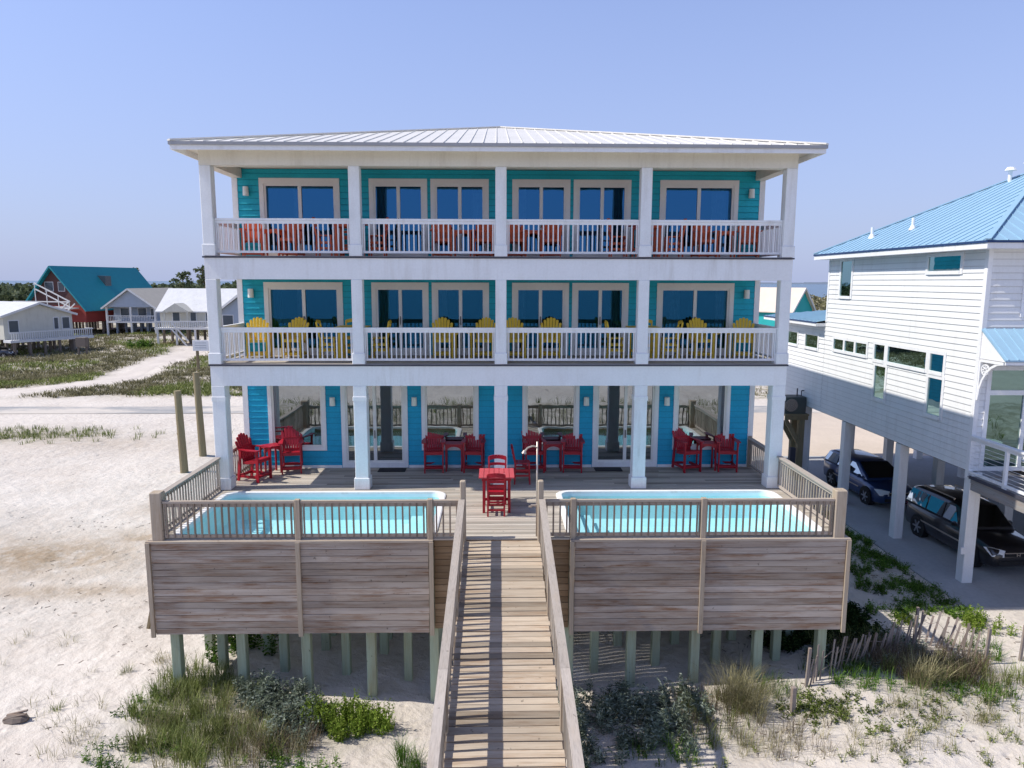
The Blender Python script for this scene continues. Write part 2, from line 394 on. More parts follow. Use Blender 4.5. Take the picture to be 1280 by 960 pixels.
def veg_mask(x, y):
    v = 0
    if y > 39 and x < 40:
        v = sm(39, 44, y)*(.80+.55*fnz(x,y,.05,12)) - .3*gauss(x,y,-60,100,26,14)
        v *= sm(2.2, 4.0, seg_d(x, y, TRACK))
    v = max(v, .7*gauss(x,y,-31,25,7,2.0))
    if y > 130: v = max(v, .9)
    if x > 18 and y > 40: v = max(v, .75)
    if y > 40 and 0 < x: v = max(v, .5*sm(40, 46, y))
    if y < -10.5: v = max(v, .55*sm(-12.1,-14,y)*(1-sm(-26,-32,y)))
    # litter under the plants near the deck
    v = max(v, .55*gauss(x,y,-6.4,-5.0,1.7,1.3), .35*gauss(x,y,-3.5,-5.4,1.6,.9), .5*gauss(x,y,3.8,-5.2,1.7,1.3), .5*gauss(x,y,6.4,-4.9,1.2,1.0), .35*gauss(x,y,9.5,-4.6,2.2,1.1), .5*gauss(x,y,9.0,-1.4,1.6,1.6), .5*gauss(x,y,12.2,2.6,.9,2.6), .3*gauss(x,y,10.8,2.6,.7,3))
    return v
def tan_mask(x, y):
    return max(1.0*gauss(x,y,-16.3,4.6,4.8,2.3), .9*gauss(x,y,-12.6,6.4,3.2,1.2), .8*gauss(x,y,-13.5,1.9,3.2,.6), .5*gauss(x,y,-10.5,3.5,1.5,2.5), .6*gauss(x,y,-13.8,9.8,1.6,1.2), .35*gauss(x,y,-24,22,9,3))

def axis(fine0, fine1, step, far0, far1, g=1.16):
    a = []; x = fine0
    while x <= fine1: a.append(x); x += step
    d = step; lo = []; x = fine0
    while x > far0: d *= g; x -= d; lo.append(x)
    d = step; x = a[-1]; hi = []
    while x < far1: d *= g; x += d; hi.append(x)
    return lo[::-1] + a + hi
def mid_axis(a, lim0, lim1, maxstep):
    out = [a[0]]
    for p, q in zip(a[:-1], a[1:]):
        if q > lim0 and p < lim1 and q-p > maxstep:
            n = int(math.ceil((q-p)/maxstep))
            out += [p+(q-p)*i/n for i in range(1, n)]
        out.append(q)
    return out
xs = mid_axis(axis(-24, 16, .14, -9000, 9000), -90, 70, 1.0)
ys = mid_axis(axis(-9, 13, .14, -9000, 12000), -40, 130, .9)
verts = [(x, y, G(x, y)) for y in ys for x in xs]
nx = len(xs)
faces = [(j*nx+i, j*nx+i+1, (j+1)*nx+i+1, (j+1)*nx+i) for j in range(len(ys)-1) for i in range(nx-1)]
me = bpy.data.meshes.new('ground'); me.from_pydata(verts, [], faces); me.update()
for nm, fn in (('veg', veg_mask), ('tan', tan_mask)):
    at = me.attributes.new(nm, 'FLOAT', 'POINT')
    at.data.foreach_set('value', [fn(x, y) for x, y, z in verts])
for p in me.polygons: p.use_smooth = True
me.materials.append(M['sand'])
gr = bpy.data.objects.new('ground', me); COL.objects.link(gr); tag(gr, kind='structure')

mb = MB(); mb.poly([(-12000,-12000,-5.3),(12000,-12000,-5.3),(12000,14000,-5.3),(-12000,14000,-5.3)])
tag(mb.build('water', M['sea']), kind='structure')
# far shore across the bay
mb = MB()
for a in range(0, 40):
    x0 = 260+a*95; h = 9+6*fnz(a,0,.37,3)
    mb.hexa([(x0,3600,-6),(x0+97,3600,-6),(x0+97,3700,-6),(x0,3700,-6),(x0,3620,-5+h),(x0+97,3620,-5+h),(x0+97,3690,-5+h),(x0,3690,-5+h)])
tag(mb.build('hills', paint('hazed_far_shore', (.16,.20,.26), .9)), kind='structure')  # blue-grey distance haze put into the shore's base colour

mb = MB()
segs = [-120,-90,-70,-50,-35,-22,-10,4,18,30,45,70,110]
for a, b in zip(segs[:-1], segs[1:]): mb.poly([(a,33.3,-3.995),(b,33.3,-3.995),(b,36.3,-3.995),(a,36.3,-3.995)])
tag(mb.build('road', M['road']), kind='structure')
mb = MB()
pts = []
for i in range(len(TRACK)-1):
    for k in range(8):
        t = k/8; pts.append((TRACK[i][0]*(1-t)+TRACK[i+1][0]*t, TRACK[i][1]*(1-t)+TRACK[i+1][1]*t))
prev = None
for i, (x, y) in enumerate(pts):
    q = pts[min(i+1, len(pts)-1)]; p = pts[max(i-1, 0)]
    d = Vector((q[0]-p[0], q[1]-p[1], 0)).normalized(); n_ = Vector((-d.y, d.x, 0))
    row = []
    for w in (-1.7,-.9,0,.9,1.7):
        xx, yy = x+n_.x*w*1.15, y+n_.y*w*1.15; row.append((xx, yy, G(xx,yy)+(.03 if abs(w) < 1.5 else -.06)))
    if prev:
        for a in range(4): mb.poly([prev[a+1], prev[a], row[a], row[a+1]])
    prev = row
tag(mb.build('dirt_track', M['track'], smooth=True, fix=True), kind='structure')
mb = MB(); mb.box(13.75, 27, .1, 18.6, -3.95, -3.70)
tag(mb.build('concrete_slab', M['concrete']), kind='structure')
mb = MB(); mb.box(13.9, 27, 18.6, 31.8, -4.1, -3.73)
tag(mb.build('driveway', M['driveway']), kind='structure')

# ------------------------------------------------------------------ siding with openings
def siding(mb, fn, u0, u1, z0, z1, holes=(), course=.178, t=.030):
    """fn(u, z, off) -> point; lapped boards as real little wedges, holes = (u0,u1,z0,z1)"""
    z = z0
    while z < z1-1e-4:
        zt = min(z+course, z1)
        br = sorted(set([z, zt]+[h for H in holes for h in (H[2], H[3]) if z < h < zt]))
        for za, zb in zip(br[:-1], br[1:]):
            zm = (za+zb)/2
            cuts = sorted([(max(H[0],u0), min(H[1],u1)) for H in holes if H[2] < zm < H[3] and H[1] > u0 and H[0] < u1])
            u = u0; spans = []
            for a, b in cuts:
                if a > u: spans.append((u, a))
                u = max(u, b)
            if u < u1: spans.append((u, u1))
            oa = t*(1-(za-z)/course)+.002; ob = t*(1-(zb-z)/course)+.002
            for a, b in spans:
                mb.poly([fn(a,za,oa), fn(b,za,oa), fn(b,zb,ob), fn(a,zb,ob)])
                if za == z: mb.poly([fn(a,za,.0), fn(b,za,.0), fn(b,za,oa), fn(a,za,oa)])
        z = zt

# ------------------------------------------------------------------ main house
HW = 7.92; WY = 2.37; BY = 16.0
Z2, Z3, ZT = 3.53, 6.44, 9.22
house = thing('beach_house', 'three storey teal beach house with white columned balconies, behind the pools', 'house', (0, 7, -3.75))
UP = [(-7.13,-4.77),(-3.90,-2.18),(-2.08,-.35),(.35,2.08),(2.18,3.90),(4.77,7.13)]
holes1 = [(-7.17,-5.40,.55,2.85),(-4.93,-2.88,0,2.85),(-2.45,-.68,.55,2.85),(.68,2.45,.55,2.85),(2.88,4.93,0,2.85),(5.40,7.17,.55,2.85)]
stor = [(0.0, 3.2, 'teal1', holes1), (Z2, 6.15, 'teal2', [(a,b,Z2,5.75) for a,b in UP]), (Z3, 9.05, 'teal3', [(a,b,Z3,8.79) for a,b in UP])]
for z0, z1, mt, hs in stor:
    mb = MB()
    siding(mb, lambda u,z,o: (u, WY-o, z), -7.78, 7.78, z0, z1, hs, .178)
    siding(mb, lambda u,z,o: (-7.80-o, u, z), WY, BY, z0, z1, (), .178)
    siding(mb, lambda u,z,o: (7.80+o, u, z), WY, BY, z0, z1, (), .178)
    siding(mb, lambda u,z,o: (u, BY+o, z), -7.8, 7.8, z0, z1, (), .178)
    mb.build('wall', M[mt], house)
    for s in (-1, 1):
        mb = MB(); mb.box(min(s*7.77,s*7.93), max(s*7.77,s*7.93), WY-.035, WY+.12, z0, z1); mb.build('corner_trim', M['white'], house)
    if z0 == 0:
        mb = MB()
        for a, b in ((-7.77,-4.95),(-2.86,2.86),(4.95,7.77)): mb.box(a, b, WY-.034, WY-.002, 0.003, .085)
        mb.build('base_trim', M['white'], house)
# dark rooms behind the glass
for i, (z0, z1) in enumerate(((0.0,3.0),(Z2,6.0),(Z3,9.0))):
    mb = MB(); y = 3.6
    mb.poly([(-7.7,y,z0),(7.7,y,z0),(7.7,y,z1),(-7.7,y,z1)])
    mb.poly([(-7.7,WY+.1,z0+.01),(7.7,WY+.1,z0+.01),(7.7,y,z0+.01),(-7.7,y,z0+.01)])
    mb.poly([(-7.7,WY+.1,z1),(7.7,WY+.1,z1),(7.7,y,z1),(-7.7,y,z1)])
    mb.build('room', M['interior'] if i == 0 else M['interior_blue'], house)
# slabs, fascias, soffits
def ringbeam(name, z0, z1, mat, out=HW, thick=.30):
    mb = MB()
    mb.box(-out, out, -.02, thick, z0, z1)
    for s in (-1,1):
        a, b = sorted((s*out, s*(out-thick)))
        mb.box(a, b, thick+.002, WY-.05, z0, z1)
    return mb.build(name, mat, house)
ringbeam('fascia', 2.94, 3.485, M['white']); ringbeam('fascia', 5.83, 6.395, M['white']); ringbeam('fascia', 8.79, 9.20, M['cream'])
for zf in (Z2, Z3):
    mb = MB(); mb.box(-HW-.03, HW+.03, -.06, WY-.04, zf-.043, zf-.003); mb.build('balcony_edge', M['dark'], house)
    mb = MB()
    y = -.02
    while y < WY-.1: mb.box(-HW+.02, HW-.02, y, y+.136, zf-.003, zf+.012); y += .145
    mb.build('balcony_floor', M['deckwood'], house)
for z in (3.25, 6.15, 9.06):
    mb = MB(); mb.box(-7.6, 7.6, .31, WY-.03, z, z+.04); mb.build('soffit', M['soffit'], house)
# solid floors of the body so no light leaks through
mb = MB()
for z in (3.2, 6.15, 9.05): mb.box(-7.78, 7.78, WY+.14, BY-.05, z, z+.05)
mb.box(-7.78, 7.78, WY+.14, BY-.05, -.25, -.02)
mb.build('floor_slab', M['interior'], house)
for z0, z1 in ((-.27,-.002),(3.20,3.52),(6.15,6.43),(9.05,9.18)):
    mb = MB()
    for s in (-1,1):
        a, b = sorted((s*7.70, s*7.86)); mb.box(a, b, WY+.122, BY-.02, z0, z1)
    mb.box(-7.86, 7.86, BY-.018, BY+.06, z0, z1); mb.build('belt_board', M['white'], house)
# columns
CX = [-7.77, -3.885, 0, 3.885, 7.77]
for (z0, z1, w, pw, ph) in ((0.012, 2.94, .36, .43, .32), (Z2+.012, 5.83, .295, .345, .30), (Z3+.012, 8.79, .295, .345, .30)):
    for x in CX:
        xx = x if abs(x) < 7 else math.copysign(HW-w/2+.002, x)
        mb = MB(); mb.cbox(xx-w/2, xx+w/2, -.025, -.025+w, z0+ph, z1-.002, .012)
        mb.cbox(xx-pw/2, xx+pw/2, -.025-(pw-w)/2, -.025+w+(pw-w)/2, z0, z0+ph, .012)
        if z0 < 1: mb.cbox(xx-w/2-.015, xx+w/2+.015, -.04, w-.01, z1-.42, z1-.30, .01)
        mb.build('column', M['column'], house)
# balcony railings
def railing(p0, p1, zf, parent, mt, n, h=1.0, name='railing', bal=.032, th=.09):
    d = (Vector(p1)-Vector(p0)); d.normalize()
    a = Vector((p0[0],p0[1],zf)); b = Vector((p1[0],p1[1],zf)); u = Vector((0,0,1))
    mb = MB(); mb.bar(a+u*(h-.03), b+u*(h-.03), th, .06); mb.bar(a+u*(h-.10), b+u*(h-.10), .05, .075); mb.bar(a+u*.12, b+u*.12, .05, .06)
    for q in (a+d*.02, b-d*.02): mb.bar(q+u*.10, q+u*(h-.05), .034, .034)
    o = mb.build(name, M[mt], parent)
    mb = MB()
    for i in range(n):
        p = a + (b-a)*((i+.5)/n); mb.bar(p+u*.145, p+u*(h-.135), bal, bal)
    mb.build('balusters', M[mt], o)
    return o
for zf in (Z2, Z3):
    for x0, x1 in zip(CX[:-1], CX[1:]):
        railing((x0+.15,.12,0), (x1-.15,.12,0), zf, house, 'white', 27)
    for s in (-1,1):
        railing((s*7.80,.28,0), (s*7.80,WY-.03,0), zf, house, 'white', 16)
# sliding doors and windows
def opening(x0, x1, z0, z1, glassm, name, sill=True, panes=2, fr=.13, curtain=None, mull=.5, trimm='trim', zg=None):
    mb = MB(); y0, y1 = WY-.055, WY+.06
    zb = z0+.012
    mb.box(x0, x0+fr, y0, y1, zb, z1); mb.box(x1-fr, x1, y0, y1, zb, z1); mb.box(x0+fr, x1-fr, y0, y1, z1-fr*1.25, z1)
    mb.box(x0+fr, x1-fr, y0, y1, zb, zb+(.16 if name != 'window' else fr))
    f = mb.build(name, M[trimm], house)
    # inner sash, stepped back
    a, b, c, d = x0+fr, x1-fr, zb+(.16 if name != 'window' else fr), z1-fr*1.25
    s_ = .06; mb = MB(); ys_, ye_ = WY-.02, WY+.05
    mb.box(a, a+s_, ys_, ye_, c, d); mb.box(b-s_, b, ys_, ye_, c, d); mb.box(a+s_, b-s_, ys_, ye_, d-s_, d); mb.box(a+s_, b-s_, ys_, ye_, c, c+s_)
    mids = []
    if panes == 2:
        m_ = a+(b-a)*mull; mb.box(m_-.05, m_+.05, ys_-.008, ye_+.008, c+s_, d-s_); mids = [m_]
    mb.build('sash', M['trim'], f)
    ed = [a+s_] + mids + [b-s_]
    for i, (p, q) in enumerate(zip(ed[:-1], ed[1:])):
        if panes == 2: p, q = (p, q-.05) if i == 0 else (p+.05, q)
        mb = MB(); yg = WY+.012+.012*i
        mb.poly([(p,yg,c+s_),(q,yg,c+s_),(q,yg,d-s_),(p,yg,d-s_)])
        mb.build('pane', M[glassm], f)
    if name == 'sliding_door':
        xh = (mids[0]+.0); mb = MB(); mb.box(xh-.012, xh+.012, WY-.075, WY-.03, z0+.95, z0+1.2); mb.build('handle', M['bronze'], f)
    if curtain:
        for (cu0, cu1, cm) in curtain:
            mb = MB(); n = max(3, int((cu1-cu0)*22)); pr = None
            for i in range(n+1):
                x = cu0+(cu1-cu0)*i/n; yy = WY+.14+(.03 if i % 2 else 0)
                if pr: mb.poly([(pr[0],pr[1],c),(x,yy,c),(x,yy,d),(pr[0],pr[1],d)])
                pr = (x, yy)
            mb.build('curtain', M[cm], f)
    return f
for zf, zt, gm in ((Z2, 5.75, 'g2'), (Z3, 8.79, 'g3')):
    for k, (a, b) in enumerate(UP):
        cu = None
        if k == 0: cu = [(a+.95,b-1.15,'curtain'),(a+.2,a+.5,'curtain_dark')]
        if k == 1: cu = [(a+.2,a+.52,'curtain_dark')]
        if k == 2: cu = [(b-.5,b-.2,'curtain')] if zf == Z3 else [(a+.2,a+.45,'curtain'),(b-.3,b-.2,'curtain_dark')]
        if k == 3: cu = [(a+.2,a+.42,'curtain')]
        if k == 4: cu = [(b-.5,b-.2,'curtain_dark')]
        if k == 5: cu = [(b-.75,b-.3,'curtain')] if zf == Z3 else [(a+.2,a+.75,'curtain'),(b-.5,b-.2,'curtain')]
        opening(a, b, zf, zt, gm, 'sliding_door', panes=2, curtain=cu)
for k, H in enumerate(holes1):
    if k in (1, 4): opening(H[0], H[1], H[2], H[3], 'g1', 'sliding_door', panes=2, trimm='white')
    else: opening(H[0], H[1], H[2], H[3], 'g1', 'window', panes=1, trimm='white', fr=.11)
# wall lamps
for (x, z) in ((-5.17,2.12),(-2.66,2.12),(2.66,2.12),(5.17,2.12),(-7.50,5.42),(7.50,5.42),(-7.50,8.40),(7.50,8.40)):
    mb = MB(); mb.box(x-.055, x+.055, WY-.05, WY-.018, z-.08, z+.10); o = mb.build('wall_lamp', M['bronze'], house)
    mb = MB(); mb.cyl((x,WY-.12,z-.13),(x,WY-.12,z+.13), .085, .078, 14); mb.build('lamp_shade', M['lampw'], o, smooth=False)
# roof
EX, EY0, EY1, ZE = 8.36, -.70, 16.9, 9.265
PIT = .257; AY = (EY0+EY1)/2
ap = Vector((0, AY-.1, ZE+EX*PIT)); ap2 = Vector((0, AY+.3, ZE+EX*PIT))
c0, c1, c2_, c3 = Vector((-EX,EY0,ZE)), Vector((EX,EY0,ZE)), Vector((EX,EY1,ZE)), Vector((-EX,EY1,ZE))
mb = MB(); mb.poly([c0,c1,ap]); mb.poly([c1,c2_,ap2,ap]); mb.poly([c2_,c3,ap2]); mb.poly([c3,c0,ap,ap2])
x = -EX+.2
while x < EX:
    t = 1-abs(x)/EX; p0 = Vector((x, EY0, ZE)); p1 = Vector((x, EY0+(ap.y-EY0)*t, ZE+EX*PIT*t))
    if t > .02: mb.bar(p0+Vector((0,0,.012)), p1+Vector((0,0,.008)), .018, .024)
    x += .335
for a in (c0, c1): mb.bar(a+Vector((0,0,.03)), ap+Vector((0,0,.03)), .16, .04)
roof = mb.build('roof', M['roofmetal'], house)
mb = MB(); mb.box(-EX-.012, EX+.012, EY0-.03, EY0+.02, ZE-.085, ZE-.004)
for s in (-1,1):
    a, b = sorted((s*(EX+.012), s*(EX-.03))); mb.box(a, b, EY0+.022, EY1, ZE-.085, ZE-.004)
mb.build('drip_edge', M['gutter'], roof)
mb = MB(); mb.box(-EX+.03, EX-.03, EY0+.03, EY1-.03, ZE-.06, ZE-.03); mb.build('eave_soffit', M['soffit'], roof)
mb = MB(); mb.box(-EX+.01, EX-.01, EY0+.024, EY0+.06, ZE-.20, ZE-.062)
for s in (-1,1):
    a, b = sorted((s*(EX-.01), s*(EX-.05))); mb.box(a, b, EY0+.062, EY1-.03, ZE-.20, ZE-.062)
mb.build('eave_board', M['white'], roof)
# pilings under the house
for y in (2.5, 5.5, 8.5, 11.5, 14.5):
    for x in (-7.5,-5.0,-2.5,0,2.5,5.0,7.5):
        mb = MB(); mb.box(x-.13, x+.13, y-.13, y+.13, G(x,y)-.3, -.25); mb.build('piling', M['piling'], house)

# ------------------------------------------------------------------ pool deck
deck = thing('pool_deck', 'weathered raised wooden pool deck with plank skirting on green pilings', 'deck', (0, -1.5, -3.75))
PX0, PX1, PY0, PY1 = 1.50, 7.60, -3.80, -.26          # outer pool rectangle (mirrored)
mb = MB(); y = -3.93; rr = random.Random(3)
def boards(mb, x0, x1, y0, y1):
    x = x0
    while x < x1-.01:
        l = rr.uniform(2.4, 4.9); e = min(x1, x+l)
        if x1-e < .8: e = x1
        mb.box(x+.002, e-.002, y0, y1, -.035, .0+rr.uniform(-.002,.003)); x = e
while y < WY-.04:
    y1 = min(y+.138, WY-.04)
    if y1 > PY0+.1 and y < PY1-.1:
        boards(mb, -7.97, -PX1+.12, y, y1); boards(mb, -PX0-.12, PX0+.12, y, y1); boards(mb, PX1-.12, 7.97, y, y1)
    else: boards(mb, -7.97, 7.97, y, y1)
    y += .146
mb.build('deck_floor', M['deckwood'], deck)
mb = MB()
for yy in (-3.7, -.1, 1.2): mb.box(-7.9, 7.9, yy, yy+.06, -.30, -.037)
mb.build('joist', M['skirtdark'], deck)
def planks(mb, x0, x1, y0, y1, z0, z1, h=.152):
    z = z0; n = max(1, round((z1-z0)/h)); h = (z1-z0)/n
    for i in range(n):
        o = rr.uniform(-.004,.004)
        mb.box(x0+rr.uniform(0,.01), x1-rr.uniform(0,.01), y0+o, y1, z0+i*h+.0055, z0+(i+1)*h-.0055)
# skirting panels
for s in (-1, 1):
    for a, b in ((1.66, 4.56), (4.64, 7.90)):
        x0, x1 = sorted((s*a, s*b)); mb = MB(); planks(mb, x0, x1, -4.0, -3.962, -2.23, -.06); mb.build('skirt_panel', M['skirtwood'], deck)
    x0, x1 = sorted((s*.88, s*1.55)); mb = MB(); planks(mb, x0, x1, -3.86, -3.83, -2.2, -.06); mb.build('skirt_panel', M['skirtdark'], deck)
    mb = MB(); x0, x1 = sorted((s*7.90, s*7.94))
    for i in range(14): mb.box(x0, x1, -3.95, -.2, -2.22+i*.154, -2.22+i*.154+.147)
    mb.build('skirt_panel', M['skirtdark'], deck)
    for x, w in ((1.60,.10), (4.60,.10), (7.945,.09)):
        mb = MB(); mb.box(s*x-w/2, s*x+w/2, -4.05, -4.004, -2.28, -.04); mb.build('skirt_trim', M['postwood'], deck)
    mb = MB(); x0, x1 = sorted((s*1.56, s*7.99)); mb.box(x0, x1, -4.02, -3.90, -.058, -.012); mb.build('skirt_cap', M['railwood'], deck)
# railings around the deck
for s in (-1, 1):
    for a, b in ((.94,1.555),(1.685,4.535),(4.665,7.60)):
        n = max(3, round((b-a)/.155))
        x0, x1 = sorted((s*a, s*b))
        mb = MB(); mb.box(x0, x1, -3.925, -3.825, .845, .895); mb.box(x0, x1, -3.90, -3.86, .755, .842); mb.box(x0, x1, -3.90, -3.86, .04, .11); mb.box(x0+.002, x0+.03, -3.899, -3.861, .08, .80); mb.box(x1-.03, x1-.002, -3.899, -3.861, .08, .80)
        o = mb.build('railing', M['railwood'], deck)
        mb = MB()
        for i in range(n):
            x = x0+(x1-x0)*(i+.5)/n; mb.box(x-.018, x+.018, -3.935, -3.90, .05, .842)
        mb.build('balusters', M['balwood'], o)
    for x in (1.62, 4.60):
        mb = MB(); mb.cbox(s*x-.06, s*x+.06, -3.96, -3.84, -.05, .93, .01); mb.build('post', M['postwood'], deck)
    mb = MB(); mb.cbox(s*7.74-.13, s*7.74+.13, -3.96, -3.72, -.05, 1.10, .02); mb.build('post', M['postwood'], deck)
    xr = s*7.84
    for a, b in ((-3.70,-.05),(.40,WY-.1)):
        mb = MB(); mb.box(xr-.075, xr+.075, a, b, .90, .945); mb.box(xr-.02, xr+.02, a, b, .80, .898); mb.box(xr-.02, xr+.02, a, b, .06, .13); mb.box(xr-.019, xr+.019, a+.002, a+.04, .10, .85); mb.box(xr-.019, xr+.019, b-.04, b-.002, .10, .85)
        o = mb.build('railing', M['railwoody'], deck)
        mb = MB(); n = round((b-a)/.15)
        for i in range(n):
            y = a+(b-a)*(i+.5)/n; mb.box(xr+.022, xr+.055, y-.018, y+.018, .02, .898)
        mb.build('balusters', M['balwoodlt'], o)
    mb = MB(); mb.cbox(xr-.06, xr+.06, WY-.1, WY-.041, .005, 1.0, .01); mb.build('post', M['postwood'], deck)
    # ramp-head posts
    mb = MB(); mb.cbox(s*.875-.065, s*.875+.065, -4.0, -3.86, -1.0, 1.36, .02); mb.build('post', M['postwood'], deck)
# pilings
for y in (-3.70, -1.9, 0.1, 1.6):
    for x in (1.58, 3.06, 4.57, 6.07, 7.58):
        for s in (-1, 1):
            w = .105; mb = MB(); mb.cbox(s*x-w, s*x+w, y-w, y+w, G(s*x,y)-.4, -1.0 if y == -1.9 else -.302, .012)
            mb.build('piling', M['piling'], deck)
for (y, xs_) in ((-2.95,(2.3,3.82,5.33,6.83)),(-1.15,(1.58,3.06,4.57,6.07,7.4))):
    for x in xs_:
        for s in (-1, 1):
            w = .10; mb = MB(); mb.cbox(s*x-w, s*x+w, y-w, y+w, G(s*x,y)-.4, -1.02, .012); mb.build('piling', M['piling'], deck)
mb = MB()
for s in (-1,1): mb.bar((s*7.58,-1.9,-.9),(s*6.07,-.0,-3.0), .05, .18)
mb.build('brace', M['piling'], deck)

# ------------------------------------------------------------------ pools
def rrect(x0, x1, y0, y1, r, n=8):
    out = []
    for cx, cy, a0 in ((x1-r,y1-r,0),(x0+r,y1-r,90),(x0+r,y0+r,180),(x1-r,y0+r,270)):
        for i in range(n+1):
            a = R(a0+90*i/n); out.append((cx+r*math.cos(a), cy+r*math.sin(a)))
    return out
def pool(s, label):
    x0, x1 = sorted((s*PX0, s*PX1)); cx = (x0+x1)/2
    t = thing('swimming_pool', label, 'swimming pool', (cx, -2.0, 0))
    r0 = rrect(x0, x1, PY0, PY1, .40); w = .15
    r1 = rrect(x0+w, x1-w, PY0+.1, PY1-w, .28)
    rings = [[(x,y,.004) for x,y in r0], [(x,y,.028) for x,y in r0]]
    ri = rrect(x0+.03, x1-.03, PY0+.03, PY1-.03, .38)
    rings += [[(x,y,.042) for x,y in ri], [(x,y,.038) for x,y in r1], [(x,y,-.02) for x,y in r1]]
    mb = MB(); mb.loft(rings, cap=False); mb.build('coping', M['white'], t, smooth=False, fix=False)
    r2 = rrect(x0+w+.25, x1-w-.25, PY0+.1+.25, PY1-w-.25, .3)
    mb = MB(); mb.loft([[(x,y,-.02) for x,y in r1], [(x,y,-.75) for x,y in r1], [(x,y,-.90) for x,y in r2]], cap=False)
    mb.poly([(x,y,-.90) for x,y in r2])
    # steps at the inner end
    xi = s*(PX0+w+.05)
    for k in range(3):
        a, b = sorted((xi, xi+s*(.35*(3-k)))); mb.box(a, b, PY0+.9, PY1-.7, -.89, -.90+.22*(k+1))
    mb.build('basin', M['basin'], t)
    r3 = rrect(x0+w-.0, x1-w+.0, PY0+.1, PY1-w, .28)
    mb = MB(); mb.poly([(x,y,-.10) for x,y in r3]); mb.build('water', M['poolwater'], t)
    return t
pool(-1, 'turquoise pool sunk in the deck left of the boardwalk')
pool(1, 'turquoise pool sunk in the deck right of the boardwalk')

# ------------------------------------------------------------------ boardwalk
SL = .1476
bw = thing('boardwalk', 'sloping grey plank boardwalk with wooden handrails leading up to the deck', 'boardwalk', (0, -11, -2.5))
def rz(y): return -.035 + SL*(y+3.95)
mb = MB(); y = -3.96; k = 0
while y > -19.5:
    y1 = y-.136; w = .865+rr.uniform(-.02,.015); d = rr.uniform(-.008,.006)
    mb.hexa([(-w,y1,rz(y1)-.04+d),(w,y1,rz(y1)-.04+d),(w,y,rz(y)-.04+d),(-w,y,rz(y)-.04+d),(-w,y1,rz(y1)+d),(w,y1,rz(y1)+d),(w,y,rz(y)+d),(-w,y,rz(y)+d)])
    y = y1-rr.uniform(.010,.024)
mb.build('planks', M['rampwood'], bw)
mb = MB()
for x in (-.78, 0, .78): mb.bar((x,-4.0,rz(-4.0)-.14),(x,-19.4,rz(-19.4)-.14), .05, .19)
mb.build('stringer', M['skirtdark'], bw)
for s in (-1, 1):
    x = s*.905
    mb = MB(); ln = [-4.01,-6.78,-9.65,-12.5,-15.4,-18.3,-19.45]
    for a, b in zip(ln[:-1], ln[1:]):
        mb.bar((x,a+.001,rz(a)+.97),(x,b+.004,rz(b)+.97), .142, .042)
    mb.bar((x+s*.005,-4.01,rz(-4.01)+.875),(x+s*.005,-19.4,rz(-19.4)+.875), .036, .09)
    mb.bar((x+s*.005,-4.01,rz(-4.01)+.14),(x+s*.005,-19.4,rz(-19.4)+.14), .04, .09)
    h = mb.build('handrail', M['railwoody'], bw)
    mb = MB(); y = -4.12
    while y > -19.3:
        mb.box(x-s*.016-.018, x-s*.016+.018, y-.026, y+.026, rz(y)+.03, rz(y)+.93); y -= .165
    mb.build('balusters', M['balwoodlt'], h)
    for y in ln[1:-1]:
        mb = MB(); mb.cbox(x-.05-s*.02, x+.05-s*.02, y-.05, y+.05, G(x,y)-.4, rz(y)+.945, .008); mb.build('post', M['postwood'], bw)

# ------------------------------------------------------------------ outdoor shower, door mats
t = thing('outdoor_shower', 'thin outdoor shower pipe rising beside the right boardwalk post', 'shower', (.80,-3.74,0))
mb = MB(); mb.cyl((.80,-3.80,.005),(.80,-3.80,2.22), .021, .021, 10); mb.build('pipe', M['chrome'], t, smooth=True)
mb = MB(); mb.tube([(.80,-3.80,2.10),(.70,-3.80,2.12),(.58,-3.80,2.08),(.52,-3.80,2.0)], .02); mb.cyl((.52,-3.80,2.02),(.50,-3.80,1.95), .03, .06, 12)
mb.build('shower_head', M['chrome'], t)
mb = MB(); mb.cyl((.80,-3.835,.70),(.80,-3.835,1.5), .012, .012); mb.cyl((.80,-3.84,.75),(.66,-3.84,.75), .025, .025); mb.bar((.69,-3.84,.72),(.61,-3.84,.72),.06,.03)
mb.build('valve', M['chrome'], t)
for x, lb in ((-3.35,'black door mat before the left glass sliding door'),(3.35,'black door mat before the right glass sliding door')):
    mb = MB(); mb.cbox(x-.42, x+.42, 1.82, 2.24, .004, .022, .008)
    tag(mb.build('door_mat', M['black'], origin=(x,2.03,0)), lb, 'door mat', 'door mats on the porch')

